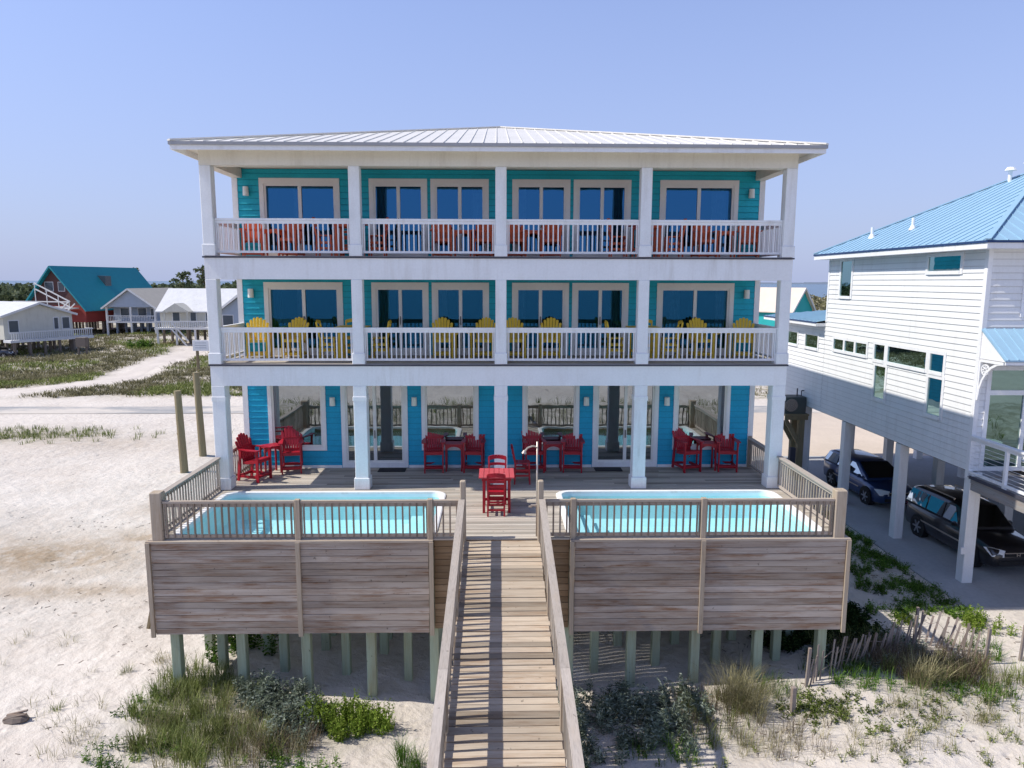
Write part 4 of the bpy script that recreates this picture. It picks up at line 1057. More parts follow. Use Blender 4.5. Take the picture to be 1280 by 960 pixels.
# ------------------------------------------------------------------ cars
def car(name, label, loc, rz, bodymat, kind='suv'):
    t = thing(name, label, 'car', (0,0,0), None, world=False)
    hr = 1.0 if kind == 'suv' else .96
    st = [(-2.38,.66,.36,.66),(-2.30,.82,.27,.80),(-2.05,.90,.22,.92),(-1.55,.93,.21,1.00),(-1.05,.94,.21,1.06),(0,.945,.21,1.09),(1.4,.94,.21,1.11),(2.15,.92,.24,1.12),(2.32,.86,.32,1.05),(2.38,.78,.42,.9)]
    if kind == 'van': st[1] = (-2.28,.80,.26,.74); st[2] = (-2.0,.89,.22,.84); st[3] = (-1.6,.92,.21,.93)
    rings = []
    for y, w, zb, zt in st:
        h = zt-zb; half = [(w*.86,zb),(w*.97,zb+.10*h),(w,zb+.38*h),(w*.985,zb+.68*h),(w*.945,zb+.90*h),(w*.84,zt)]
        rings.append([(x,y,z) for x,z in half]+[(0,y,zt+.015)]+[(-x,y,z) for x,z in half[::-1]]+[(0,y,zb)])
    mb = MB(); mb.loft(rings); mb.build('body', bodymat, t, smooth=True, fix=True)
    f0, f1, r1, r0 = (-1.10,-.42,2.16,2.35) if kind == 'suv' else (-1.45,-.35,2.05,2.33)
    zr = 1.74*hr; zb = 1.05
    def sx_(z): return .885-.20*(z-zb)/(zr-zb)
    gs = []
    for y, z in ((f0,zb+.02),((f0+f1)/2,(zb+zr-.06)/2+.02),(f1,zr-.06),(f1+.5,zr-.005),(.9,zr),(r1-.25,zr-.03),(r1,zr-.09),(r0,zb+.03)):
        w = sx_(z); h = [(.885,zb-.02),(sx_(z-.5*(z-zb)),zb+.5*(z-zb)),(w+.0,max(zb,z-.07)),(w-.06,max(zb+.005,z-.02)),(w-.22,z)]
        gs.append([(x,y,zz) for x,zz in h]+[(0,y,z+.012)]+[(-x,y,zz) for x,zz in h[::-1]])
    mb = MB(); mb.loft(gs, closed=True); mb.build('cabin', bodymat, t, smooth=True, fix=True)
    # glass
    o = .012
    def wscr(y, z, x): return (x, y-o, z+o)
    mb = MB(); n_ = 6; a = (f0+.05, zb+.06); b = (f1-.03, zr-.10)
    pr = None
    for i in range(n_+1):
        q = i/n_; y = a[0]*(1-q)+b[0]*q; z = a[1]*(1-q)+b[1]*q; w = sx_(z)-.075; row = [(-w,y-o,z+.022),(0,y-o-.01,z+.034),(w,y-o,z+.022)]
        if pr:
            for k in range(2): mb.poly([pr[k],pr[k+1],row[k+1],row[k]])
        pr = row
    mb.build('windscreen', M['gcar'], t)
    mb = MB(); mb.poly([(-.66,r1+.035,zr-.17),(.66,r1+.035,zr-.17),(.76,r0-.05,zb+.14),(-.76,r0-.05,zb+.14)]); mb.build('rear_window', M['gcar'], t)
    for s in (-1,1):
        zt_, zl = zr-.15, zb+.06
        for (a0,a1,b0,b1) in ((f0+.42,.12,f1+.10,.12),(.20,1.05,.20,1.05),(1.13,r1+.12,1.13,r1-.02)):
            pts = [(s*(sx_(zl)+.012),a0,zl),(s*(sx_(zl)+.012),a1,zl),(s*(sx_(zt_)+.012),b1,zt_),(s*(sx_(zt_)+.012),b0,zt_)]
            mb = MB(); mb.poly(pts); mb.build('side_window', M['gcar'], t)
        mb = MB(); mb.cbox(min(s*.93,s*1.09),max(s*.93,s*1.09),f0+.38,f0+.50,1.07,1.20,.03); mb.build('mirror', bodymat, t)
        mb = MB(); mb.loft([[(s*.46,-2.335,.62),(s*.80,-2.20,.62),(s*.86,-2.0,.80),(s*.74,-2.18,.84),(s*.44,-2.33,.79)],[(s*.45,-2.39,.60),(s*.82,-2.32,.61),(s*.915,-2.02,.83),(s*.78,-2.24,.88),(s*.43,-2.385,.81)]]); mb.build('headlight', M['lens'], t, fix=True)
        mb = MB(); mb.box(min(s*.66,s*.80),max(s*.66,s*.80),2.33,2.37,.80,1.0); mb.build('tail_light', M['taillens'], t)
        mb = MB(); mb.bar((s*.952,-.9,.62),(s*.956,1.3,.64), .012, .05); mb.build('side_moulding', M['chrome'], t)
        for y in (-1.45, 1.40):
            mb = MB(); mb.cyl((s*.70,y,.37),(s*.952,y,.37), .415, .415, 28); mb.build('wheel_arch', M['black'], t)
            mb = MB(); xo = s*.965; xi = s*.74
            rg_ = []
            for x, r in ((xi,.25),(xi,.33),(xi+s*.03,.36),(xo-s*.03,.36),(xo,.335),(xo,.25)): rg_.append([(x,y+r*math.cos(R(q)),.362+r*math.sin(R(q))) for q in range(0,360,15)])
            mb.loft(rg_, cap=False); w_ = mb.build('wheel', M['black'], t, smooth=False, fix=True)
            mb = MB(); mb.cyl((xo-s*.06,y,.362),(xo-s*.055,y,.362), .245, .245, 24)
            for q in range(0,360,60): mb.bar((xo-s*.03,y,.362),(xo-s*.025,y+.235*math.cos(R(q)),.362+.235*math.sin(R(q))), .05, .075, (1,0,0))
            mb.cyl((xo-s*.06,y,.362),(xo-s*.01,y,.362), .06, .05, 12); mb.build('rim', M['rim'], w_)
    mb = MB(); mb.box(-.45,.45,-2.41,-2.36,.62,.74); mb.box(-.62,.62,-2.40,-2.34,.36,.48); g_ = mb.build('grille', M['black'], t)
    mb = MB(); mb.box(-.45,.45,-2.42,-2.412,.725,.75)
    if kind == 'suv':
        for s in (-1,1): mb.bar((s*.045,-2.425,.63),(s*.055,-2.425,.735), .018, .02)
        mb.bar((-.045,-2.425,.68),(.045,-2.425,.68), .018, .02)
    mb.build('emblem', M['chrome'], g_)
    if kind == 'van':
        mb = MB(); mb.box(-.16,.16,-2.425,-2.413,.52,.60); mb.build('licence_plate', M['white'], t)
    if kind == 'suv':
        mb = MB()
        for s in (-1,1): mb.bar((s*.60,-.05,zr+.05),(s*.60,1.7,zr+.04), .035, .03); mb.bar((s*.60,.0,zr-.01),(s*.60,.0,zr+.045),.03,.04); mb.bar((s*.60,1.65,zr-.02),(s*.60,1.65,zr+.035),.03,.04)
        mb.build('roof_rail', M['chrome'], t)
    t.location = loc; t.rotation_euler = (0,0,R(rz)); t.scale = (1,1,1.06) if kind == 'suv' else (1,1,1)
    return t
def carpaint(n, c):
    m, nt, out = new_mat(n); b = N(nt, 'ShaderNodeBsdfPrincipled'); b.inputs['Roughness'].default_value = .35; b.inputs['Metallic'].default_value = .3
    b.inputs['Coat Weight'].default_value = 1; b.inputs['Coat Roughness'].default_value = .04
    fl = noise_tex(nt, 3, 4); L(nt, ramp(nt, fl, [(.3, tuple(x*.85 for x in c)), (.7, c)]), b.inputs['Base Color']); L(nt, b.outputs[0], out.inputs[0]); return m
M['lens'] = paint('headlight_lens', (.85,.87,.9), .12, spec=.9); M['taillens'] = paint('tail_lens', (.35,.01,.01), .2); M['rim'] = paint('alloy', (.5,.5,.52), .3, metal=.7)
car('parked_car', 'dark near-black sport utility vehicle parked under the white stilt house', (16.75,4.75,-3.70), 2, carpaint('black_car_paint', (.014,.013,.017)), 'suv')
car('parked_car', 'dark blue minivan parked behind the black vehicle under the white stilt house', (16.65,11.55,-3.70), 3, carpaint('blue_car_paint', (.012,.045,.15)), 'van')

# ------------------------------------------------------------------ poles, sign, driftwood
for (x, y, h, lx, lb) in ((-15.75,15.6,4.15,-.10,'shorter weathered round wooden pole standing in the sand left of the house'),(-16.2,19.0,4.6,-.12,'taller weathered round wooden pole standing in the sand nearest the house')):
    g = G(x,y); mb = MB(); mb.loft([[(x+lx*k/5+(.205-.006*k)*math.cos(R(a))*.95, y+(.205-.006*k)*math.sin(R(a)), g-.3+(h+.3)*k/5) for a in range(0,360,24)] for k in range(6)])
    tag(mb.build('wooden_pole', M['polewood'], origin=(x,y,g), smooth=False), lb, 'pole')
x, y = -32.0, 57.2; g = G(x,y)
t = thing('road_sign', 'white notice board with faded lettering on brown posts beside the sandy track', 'sign', (x,y,g))
mb = MB(); mb.cbox(x-.55,x+2.0,y-.08,y+.0,g+2.2,g+3.35,.02); mb.build('board', M['white'], t)
mb = MB()
for k in range(3): mb.box(x-.3,x+.9,y-.085,y-.079,g+2.5+k*.26,g+2.56+k*.26)
mb.build('lettering', paint('faded_letters', (.45,.47,.50), .8), t)
for xx in (x-.15,x+1.5):
    mb = MB(); mb.cbox(xx-.13,xx+.13,y+.005,y+.22,g-.3,g+3.2,.02); mb.build('post', M['polewood'], t)
x, y = -10.65, -4.85; g = G(x,y); mb = MB()
mb.loft([[(x+a, y+.17*s_*math.cos(R(q)), g+.02+max(-.03,.13*s_*math.sin(R(q)))+.05*a) for q in range(0,360,45)] for a, s_ in ((-.26,.35),(-.16,.9),(.02,1.0),(.18,.8),(.27,.3))])
mb.bar((x-.2,y-.1,g+.08),(x+.25,y-.02,g+.16),.05,.03); mb.bar((x-.22,y+.05,g+.09),(x+.2,y+.1,g+.17),.05,.03)
tag(mb.build('driftwood', M['drift'], origin=(x,y,g)), 'dark splintered chunk of driftwood lying alone on the sand at left', 'driftwood')
x, y = -9.55, -.6; g = G(x,y); mb = MB(); mb.bar((x-.25,y-.1,g-.15),(x+.18,y+.05,g+1.95),.07,.09,(0,1,0))
tag(mb.build('leaning_board', M['polewood'], origin=(x,y,g)), 'narrow wooden board leaning beside the left corner of the deck', 'board')
x, y = 6.42, -5.05; g = G(x,y); mb = MB(); mb.cbox(x-.05,x+.05,y-.05,y+.05,g-.3,g+.60,.012)
tag(mb.build('wooden_stake', M['greywood'], origin=(x,y,g)), 'short grey stake standing in the green plants right of the deck', 'stake')

# ------------------------------------------------------------------ sand fences
def sand_fence(pts, label, step=.115, h=.86, lean=.12, seed=1):
    r_ = random.Random(seed); x0, y0 = pts[0]; t = thing('sand_fence', label, 'fence', (x0,y0,G(x0,y0)), 'old picket sand fences in the dune grass')
    tops = []; mb = MB(); k = 0
    for (ax,ay),(bx,by) in zip(pts[:-1], pts[1:]):
        n = max(2, int(math.hypot(bx-ax,by-ay)/step))
        for i in range(n):
            if r_.random() < .06: continue
            q = i/n; x, y = ax+(bx-ax)*q, ay+(by-ay)*q; g = G(x,y); dx = r_.gauss(lean,.07); dy = r_.gauss(0,.05); hh = h*r_.uniform(.78,1.03)
            mb.bar((x,y,g-.15),(x+dx,y+dy,g+hh), .05, .014, (-(by-ay),bx-ax,.01)); tops.append((x+dx*.7,y+dy*.7,g+hh*.7,x+dx*.3,y+dy*.3,g+hh*.3))
    mb.build('pickets', M['greywood'], t)
    mb = MB(); mb.tube([(a,b,c) for a,b,c,_,_,_ in tops], .006, 5); mb.build('wire', M['greywood'], t); mb = MB(); mb.tube([(a,b,c) for _,_,_,a,b,c in tops], .006, 5); mb.build('wire', M['greywood'], t)
    for i, (x, y) in enumerate((pts[0], pts[-1])):
        g = G(x,y); mb = MB(); mb.bar((x,y,g-.3),(x+.05,y,g+.95), .06, .06); mb.build('post', M['greywood'], t)
sand_fence([(7.05,-4.25),(8.2,-3.65),(9.6,-2.95),(10.55,-2.55)], 'longest sand fence of grey pickets, starting at the right front piling', seed=2)
sand_fence([(10.9,-2.0),(11.6,-2.45),(12.1,-3.05)], 'short leaning sand fence behind the brown brush, right of the longest one', lean=.22, seed=4, h=.9)
sand_fence([(13.1,-2.9),(13.8,-2.6),(14.8,-2.7)], 'last few broken pickets of sand fence at the far right edge', lean=.25, step=.28, seed=5, h=.65)

# ------------------------------------------------------------------ background houses
M['bgred'] = paint('red_siding', (.25,.035,.03), .7); M['bgteal'] = paint('teal_metal_roof', (.01,.22,.27), .5); M['bgtealw'] = paint('teal_siding', (.02,.38,.38), .7)
M['bgcream'] = paint('cream_siding', (.60,.58,.50), .7, .05, .15, streak=.4); M['bgwhite'] = paint('white_siding_far', (.66,.66,.66), .7); M['bggrey'] = paint('grey_blue_siding', (.36,.41,.48), .7)
M['bgtan'] = paint('tan_shingles', (.48,.44,.37), .8); M['bgroofw'] = paint('white_metal_roof', (.64,.645,.65), .5, .05, .2, streak=.5); M['bgwin'] = paint('far_window', (.05,.07,.09), .25, spec=.6)
M['bgwood'] = paint('far_timber', (.20,.16,.13), .8); M['bgbeige'] = paint('beige_roof', (.66,.56,.47), .8); M['bgbrown'] = paint('dark_brown_siding', (.10,.045,.04), .8)
def gable_house(*a, **k):
    bb = k.pop('barge', 'bgwhite'); return gable_house_(*a, barge=bb, **k)
def gable_house_(name, label, loc, rz, w, d, zf, ze, zr, wall, roof, over=.5, gablemat=None, stilts=True, wins=(), porch=0, deckw=0, stmat='bgwood', group=None, railm='bgwhite', barge='bgwhite'):
    """ridge along local y, gable towards -y; heights above the ground"""
    t = thing(name, label, 'house', (0,0,0), group, world=False); a, b = w/2, d/2
    mb = MB(); mb.box(-a,a,-b+porch,b,zf,ze); o = mb.build('wall', M[wall], t)
    mb = MB(); mb.prism([(-a,-b+.01,ze),(a,-b+.01,ze),(0,-b+.01,zr-.12)], (0,d-.02,0)); mb.build('gable', M[gablemat or wall], t)
    sl = (zr-ze)/a; e = ze-over*sl
    mb = MB()
    for s in (-1,1): mb.hexa([(s*(a+over),-b-over,e),(0,-b-over,zr),(0,b+over,zr),(s*(a+over),b+over,e),(s*(a+over),-b-over,e+.16),(0,-b-over,zr+.16),(0,b+over,zr+.16),(s*(a+over),b+over,e+.16)])
    r_ = mb.build('roof', M[roof], t, fix=True)
    mb = MB()
    for s in (-1,1): mb.bar((s*(a+over),-b-over-.03,e+.04),(0,-b-over-.03,zr+.04), .05, .28)
    mb.build('bargeboard', M[barge], r_)
    for (side, u, z, ww, hh) in wins:
        mb = MB(); f = MB()
        if side == 'f': y = -b+porch-.03; mb.box(u-ww/2,u+ww/2,y-.02,y,z,z+hh); f.box(u-ww/2-.12,u+ww/2+.12,y,y+.028,z-.12,z+hh+.12)
        elif side == 'g': y = -b-.0; mb.box(u-ww/2,u+ww/2,y-.05,y-.02,z,z+hh); f.box(u-ww/2-.12,u+ww/2+.12,y-.02,y+.005,z-.12,z+hh+.12)
        else:
            s = 1 if side == 'r' else -1; x = s*(a+.03); mb.box(min(x,x+s*.02),max(x,x+s*.02),u-ww/2,u+ww/2,z,z+hh); f.box(min(x,x-s*.028),max(x,x-s*.028),u-ww/2-.12,u+ww/2+.12,z-.12,z+hh+.12)
        fr = f.build('window', M['bgwhite'], t); mb.build('pane', M['bgwin'], fr)
    if porch:
        mb = MB(); mb.box(-a,a,-b,-b+porch-.02,zf-.25,zf); mb.build('porch_floor', M['bgwhite'], t)
        for u in (-a+.15,0,a-.15):
            mb = MB(); mb.box(u-.14,u+.14,-b+.02,-b+.3,-.3,ze); mb.build('porch_post', M['bgwhite'], t)
        mb = MB(); mb.box(-a,a,-b+.05,-b+.12,zf+.95,zf+1.08)
        u = -a+.2
        while u < a: mb.box(u-.03,u+.03,-b+.06,-b+.11,zf,zf+.95); u += .3
        mb.build('porch_railing', M['bgwhite'], t)
    if deckw:
        mb = MB(); mb.box(-a-.2,a+deckw,-b-deckw,-b-.03,zf-.35,zf-.02); mb.build('deck', M['bgwhite'], t)
        mb = MB(); mb.box(-a-.2,a+deckw,-b-deckw,-b-deckw+.08,zf+.9,zf+1.05); mb.box(a+deckw-.08,a+deckw,-b-deckw+.09,-b,zf+.9,zf+1.05)
        u = -a
        while u < a+deckw: mb.box(u-.05,u+.05,-b-deckw+.01,-b-deckw+.07,zf-.02,zf+.9); u += .28
        mb.build('deck_railing', M[railm], t)
        k = 0; u = -a+.4
        while u < a+deckw:
            mb = MB(); mb.box(u-.14,u+.14,-b-deckw+.3,-b-deckw+.58,-.5,zf-.36); mb.build('stilt', M[stmat], t); u += 1.9
    if stilts:
        for i in range(int(w//2.6)+1):
            for j in range(int(d//3.5)+1):
                u, v = -a+.3+i*(w-.6)/max(1,int(w//2.6)), -b+porch+.3+j*(d-.6-porch)/max(1,int(d//3.5))
                mb = MB(); mb.box(u-.15,u+.15,v-.15,v+.15,-.5,zf-.02); mb.build('stilt', M[stmat], t)
    t.location = loc; t.rotation_euler = (0,0,R(rz)); return t
# red A-frame house with the teal roof
t = gable_house('red_house', 'dark red steep-gabled house with a big teal metal roof, farthest at left', (-77.6,122,-4.3), -13, 12.2, 20, 2.6, 5.6, 12.5, 'bgred', 'bgteal', over=.9, gablemat='bgbrown', barge='bgteal', wins=(('g',-1.2,8.2,1.6,1.5),('g',1.4,8.2,1.2,1.5),('r',-2,3.6,1.2,1.1),('r',3,3.6,1.2,1.1)))
mb = MB()
for a, b in (((-3.5,-10.9,9.6),(3.8,-10.9,6.3)),((-3.5,-10.9,8.6),(3.8,-10.9,5.3)),((2.0,-12.2,4.2),(4.8,-12.2,6.4)),((3.2,-12.2,3.8),(6.0,-12.2,6.0)),((-7,-12.1,6.3),(4.5,-12.1,6.3)),((-7,-12.1,5.4),(4.5,-12.1,5.4))): mb.bar(a, b, .12, .2)
for x in (-3.4,-1,1.4,3.6): mb.bar((x,-10.9,2.5),(x,-10.9,9.5-(x+3.5)*.45), .12, .12)
mb.box(-7,4.8,-12.2,-10.1,5.0,5.2); mb.build('staircase', M['bgwhite'], t)
mb = MB(); mb.prism([(1.5,-1.5,11.0),(3.2,-1.5,10.9),(3.2,-1.5,9.0)], (0,1.5,0)); mb.build('skylight', M['bgwin'], t)
# grey gabled porch house
gable_house('porch_house', 'blue-grey gabled house with two-level white porch and tan roof', (-66.2,119.5,-4.0), -3, 9.2, 15, 2.4, 5.0, 8.2, 'bggrey', 'bgtan', porch=2.6, stmat='bggrey', wins=(('f',-2.5,3.1,1.5,1.6),('f',.8,3.1,1.5,1.6),('f',2.9,2.7,1.0,1.9),('r',-2,3.2,1.6,1.5),('r',2,3.2,1.6,1.5)))
# white-roofed house (ridge across)
t = gable_house('white_roof_house', 'low white house with bright white metal roof and small porch gable, beside the left columns', (-45.5,96,-4.2), 90, 9.0, 12.5, 3.0, 5.5, 8.6, 'bgcream', 'bgroofw', wins=(('l',-3.6,3.7,.8,1.5),('l',-1.4,3.6,1.3,1.6),('l',1.2,3.7,.8,1.5),('l',3.8,3.7,1.0,1.5)), deckw=0)
mb = MB(); mb.prism([(-6.6,1.0,5.35),(-6.6,5.0,5.35),(-6.6,3.0,6.6)], (3,0,0)); mb.box(-6.5,-6.3,1.2,1.4,3.0,5.4); mb.box(-6.5,-6.3,4.6,4.8,3.0,5.4); mb.build('porch_gable', M['bgcream'], t)
mb = MB(); mb.box(-7.2,-4.55,-6,6,2.7,2.95); mb.box(-7.2,-7.1,-6,6,3.85,4.0)
u = -5.9
while u < 6: mb.box(-7.18,-7.12,u-.06,u+.06,2.95,3.85); u += .3
for a, b in (((-7.3,1.0,0),(-7.3,3.4,2.8)),((-7.3,1.0,1.0),(-7.3,3.4,3.8))): mb.bar(a, b, .1, .2)
mb.build('porch_railing', M['bgwhite'], t)
for u in (-5.6,-2.8,0,2.8,5.6):
    mb = MB(); mb.box(-7.1,-6.85,u-.13,u+.13,-.4,2.7); mb.build('porch_post', M['bgwhite'], t)
gable_house('pale_blue_house', 'pale blue gabled house glimpsed behind the left end of the balconies', (-33.6,84,-4.2), -8, 9, 11, 3.0, 5.2, 8.4, 'bggrey', 'bgroofw', wins=(('f',-2.4,4.0,1.4,1.3),('f',1.5,4.0,1.4,1.3)))
# white stilt house at far left
gable_house('white_cottage', 'long cream-white cottage on dark stilts with white deck railing, at the left edge', (-69.2,82.6,-4.4), 60, 8.8, 17, 2.5, 5.6, 7.1, 'bgcream', 'bgroofw', deckw=1.8, wins=(('f',-3.2,3.3,1.1,1.6),('f',2.2,3.6,.5,1.5),('f',3.5,3.6,.9,1.5),('l',-4,3.4,1.3,1.6)))
mb = MB(); mb.box(-55.6,-54.4,75.6,76.4,-2.9,-1.7); mb.box(-55.5,-55.3,75.7,75.9,-4.6,-2.9); mb.box(-54.7,-54.5,76.1,76.3,-4.6,-2.9)
tag(mb.build('equipment_box', M['bgwood'], origin=(-55,76,-4.4)), 'dark equipment box on thin legs before the cream cottage', 'equipment box')
car('parked_car', 'dark car parked under the cream cottage at the left edge', (-65.0,74.0,G(-65,74)), 95, carpaint('navy_car_paint', (.01,.014,.03)), 'suv')
# teal cottage to the right
gable_house('teal_cottage', 'small teal gabled cottage with beige roof far behind the right columns', (48.5,104,-4.2), 38, 6.6, 9, 2.4, 5.4, 8.9, 'bgtealw', 'bgbeige', wins=(('f',-1.4,3.2,1.0,1.4),))

# ------------------------------------------------------------------ leaves, grass, trees
def blade(mb, p, az, h, lean, w, r_):
    d = Vector((math.cos(az), math.sin(az), 0)); sd = Vector((-d.y, d.x, 0))*(w/2); k = len(mb.v); p = Vector(p)
    for q, ww in ((0,1),(.4,.85),(.75,.55)):
        c = p + d*(lean*h*q*q) + Vector((0,0,h*q*(1-.25*lean*q))); mb.v.append(tuple(c-sd*ww)); mb.v.append(tuple(c+sd*ww))
    c = p + d*(lean*h) + Vector((0,0,h*(1-.3*lean))); mb.v.append(tuple(c))
    mb.f += [(k,k+1,k+3,k+2),(k+2,k+3,k+5,k+4),(k+4,k+5,k+6)]
def tuft(mb, x, y, n, h, sp, w, r_, lean=(.2,.9), ground=True):
    for _ in range(n):
        a = r_.uniform(0,6.28); rr_ = sp*math.sqrt(r_.random())*.6; bx, by = x+rr_*math.cos(a), y+rr_*math.sin(a)
        z = G(bx,by)-.02 if ground else 0
        blade(mb, (bx,by,z), a+r_.gauss(0,.6), h*r_.uniform(.55,1.1), r_.uniform(*lean)*(.4+rr_/max(sp,.01)), w*r_.uniform(.7,1.2), r_)
def leafquad(mb, p, d, ln, w, r_):
    d = Vector(d).normalized(); t = Vector((r_.gauss(0,1),r_.gauss(0,1),r_.gauss(0,1))); s = d.cross(t)
    if s.length < 1e-3: return
    s = s.normalized()*(w/2); p = Vector(p); k = len(mb.v)
    m = p+d*ln*.45; e = p+d*ln-Vector((0,0,ln*.15))
    mb.v += [tuple(p), tuple(m-s), tuple(e), tuple(m+s)]; mb.f.append((k,k+1,k+2,k+3))
def leafy(mb, x, y, stems, h, sp, ln, w, r_, up=.55, ground=True, per=14):
    for _ in range(stems):
        a = r_.uniform(0,6.28); q = math.sqrt(r_.random()); rr_ = sp*q; bx, by = x+rr_*.5*math.cos(a), y+rr_*.5*math.sin(a); z = (G(bx,by) if ground else 0)-.02
        hh = h*r_.uniform(.6,1.1)*(1-.3*q); tx, ty = x+rr_*math.cos(a)+r_.gauss(0,.04), y+rr_*math.sin(a)+r_.gauss(0,.04)
        blade(mb, (bx,by,z), math.atan2(ty-by,tx-bx), hh, math.hypot(tx-bx,ty-by)/max(hh,.1), .012, r_)
        for i in range(per):
            q2 = (i+.8)/per; px, py, pz = bx+(tx-bx)*q2*q2, by+(ty-by)*q2*q2, z+hh*q2*.95
            az = r_.uniform(0,6.28); leafquad(mb, (px,py,pz), (math.cos(az),math.sin(az),up*r_.uniform(-.4,1.8)), ln*r_.uniform(.6,1.15)*(1.15-.5*q2), w*r_.uniform(.7,1.2), r_)
M['lf_dry'] = leafmat('dry_grass', (.30,.28,.15), (.46,.42,.25)); M['lf_olive'] = leafmat('olive_grass', (.19,.24,.07), (.37,.40,.16)); M['lf_green'] = leafmat('green_leaves', (.075,.16,.03), (.17,.27,.05))
M['lf_bright'] = leafmat('bright_leaves', (.17,.27,.035), (.34,.43,.09)); M['lf_silver'] = leafmat('silver_leaves', (.20,.25,.18), (.38,.43,.35)); M['lf_brown'] = leafmat('brown_stems', (.20,.15,.10), (.34,.27,.19)); M['lf_mix'] = leafmat('creeper_leaves', (.13,.18,.04), (.27,.33,.10)); M['lf_dark'] = leafmat('dark_leaves', (.03,.06,.02), (.07,.11,.035))
M['lf_far'] = leafmat('far_scrub', (.20,.19,.10), (.34,.31,.19), .3); M['lf_tree'] = leafmat('hazed_tree_leaves', (.12,.155,.08), (.24,.27,.16), .3)  # tree leaves lightened, distance haze painted into their colour
def patch(name, mat, spots, fn, kind='stuff'):
    mb = MB(); r_ = random.Random(len(spots)*7+3)
    for s_ in spots: fn(mb, s_[0], s_[1], r_)
    return tag(mb.build(name, M[mat]), kind=kind)
def ell(cx, cy, rx, ry, n, seed, pw=.5):
    r_ = random.Random(seed); out = []
    for _ in range(n):
        a = r_.uniform(0,6.28); q = r_.random()**pw; out.append((cx+rx*q*math.cos(a), cy+ry*q*math.sin(a)))
    return out
def clear(sp): return [p for p in sp if not (abs(p[0]) < 1.05 and p[1] < -3.9)]
# left front drift of dune grass
S = [q for q in ell(-6.85,-4.8,1.3,1.5,130,1)+ell(-6.0,-5.9,1.5,.9,90,2)+ell(-7.5,-3.5,.7,.8,34,3) if fnz(q[0],q[1],1.1,70) > -.22]
patch('dune_grass', 'lf_olive', S, lambda mb,x,y,r_: tuft(mb,x,y,26,.50,.22,.012,r_))
S = [q for q in ell(-6.6,-5.3,1.5,1.3,46,4)+ell(-5.2,-6.0,1.2,.8,36,5) if fnz(q[0],q[1],1.3,75) > -.12]
patch('dry_grass', 'lf_dry', S, lambda mb,x,y,r_: tuft(mb,x,y,20,.55,.2,.010,r_))
S = ell(-4.9,-4.6,.9,.55,34,6)+ell(-4.4,-5.3,.7,.6,22,7)+ell(-5.6,-4.3,.5,.4,14,8)
patch('silver_plants', 'lf_silver', S, lambda mb,x,y,r_: leafy(mb,x,y,7,.60,.22,.17,.035,r_))
S = ell(-4.6,-5.9,1.0,.7,46,9)
patch('brown_stalks', 'lf_brown', S, lambda mb,x,y,r_: tuft(mb,x,y,12,.55,.2,.008,r_,lean=(.1,.6)))
# right of the boardwalk, mostly in shade
S = clear(ell(2.4,-5.3,1.2,1.3,60,11)+ell(3.9,-5.2,.6,1.1,26,12)+ell(1.45,-4.9,.4,.9,14,13))
patch('silver_plants', 'lf_silver', S, lambda mb,x,y,r_: leafy(mb,x,y,7,.55,.2,.18,.032,r_))
S = ell(4.6,-5.3,.8,.9,26,140)
patch('dune_grass', 'lf_olive', S, lambda mb,x,y,r_: tuft(mb,x,y,18,.5,.2,.010,r_))
S = ell(8.2,-3.6,1.0,.5,22,142)+ell(6.2,-4.3,.7,.3,18,143)
patch('dune_grass', 'lf_green', S, lambda mb,x,y,r_: tuft(mb,x,y,18,.4,.2,.011,r_))
S = ell(4.4,-5.2,.9,1.2,44,14)+ell(6.2,-6.0,1.6,.5,20,141)
patch('brown_stalks', 'lf_brown', S, lambda mb,x,y,r_: tuft(mb,x,y,12,.5,.2,.008,r_,lean=(.1,.8)))
S = ell(6.9,-4.95,.8,.5,36,15)+ell(7.9,-5.0,.8,.35,13,16)+ell(8.0,-5.5,1.4,.5,12,17)+ell(9.8,-5.0,1.3,.4,10,18)+ell(11.4,-4.4,.9,.35,8,19)
patch('ground_cover', 'lf_mix', S, lambda mb,x,y,r_: leafy(mb,x,y,6,.22,.24,.075,.032,r_,per=8))
S = ell(10.2,-3.6,1.2,.6,60,20)+ell(9.1,-3.1,1.0,.5,34,21)+ell(11.4,-3.2,.6,.5,24,22)+ell(11.0,-3.9,.7,.3,14,23)
patch('dry_grass', 'lf_brown', S, lambda mb,x,y,r_: tuft(mb,x,y,22,.6,.2,.009,r_))
S = ell(10.5,-3.7,1.3,.5,40,24)+ell(9.0,-2.5,1.2,.5,30,25)+ell(12.0,-3.9,.8,.3,14,26)
patch('dune_grass', 'lf_olive', S, lambda mb,x,y,r_: tuft(mb,x,y,20,.55,.2,.011,r_))
S = ell(8.9,-1.5,1.25,1.2,80,27)+ell(9.6,-.4,.8,.7,24,28)+ell(7.4,-2.2,.7,.6,22,29)
patch('ground_cover', 'lf_dark', S, lambda mb,x,y,r_: leafy(mb,x,y,8,.42,.25,.15,.05,r_))
S = ell(13.15,5.5,.45,1.3,34,30)+ell(13.0,3.4,.6,1.0,40,31)+ell(12.9,1.4,.7,.7,34,32)+ell(11.9,3.0,.4,.9,16,33)+ell(11.6,1.6,.5,.5,14,34)+ell(13.3,7.6,.3,1.0,16,35)+ell(11.2,-.2,.6,.4,12,36)+ell(13.3,-.1,.5,.8,22,361)+ell(12.3,.2,.7,.5,18,362)+ell(12.2,5.2,.5,1.2,18,363)+ell(13.5,8.8,.2,1.0,10,364)
patch('ground_cover', 'lf_green', S, lambda mb,x,y,r_: (leafy(mb,x,y,5,.28,.26,.10,.028,r_), tuft(mb,x,y,9,.34,.24,.010,r_,lean=(.3,1.2))))
S = ell(8.5,-6.2,3.5,.7,30,37)+ell(11.5,-5.6,2.2,.8,26,38)+ell(13.5,-4.2,1.2,1.2,18,39)+ell(3,-6.8,1.5,.4,8,40)
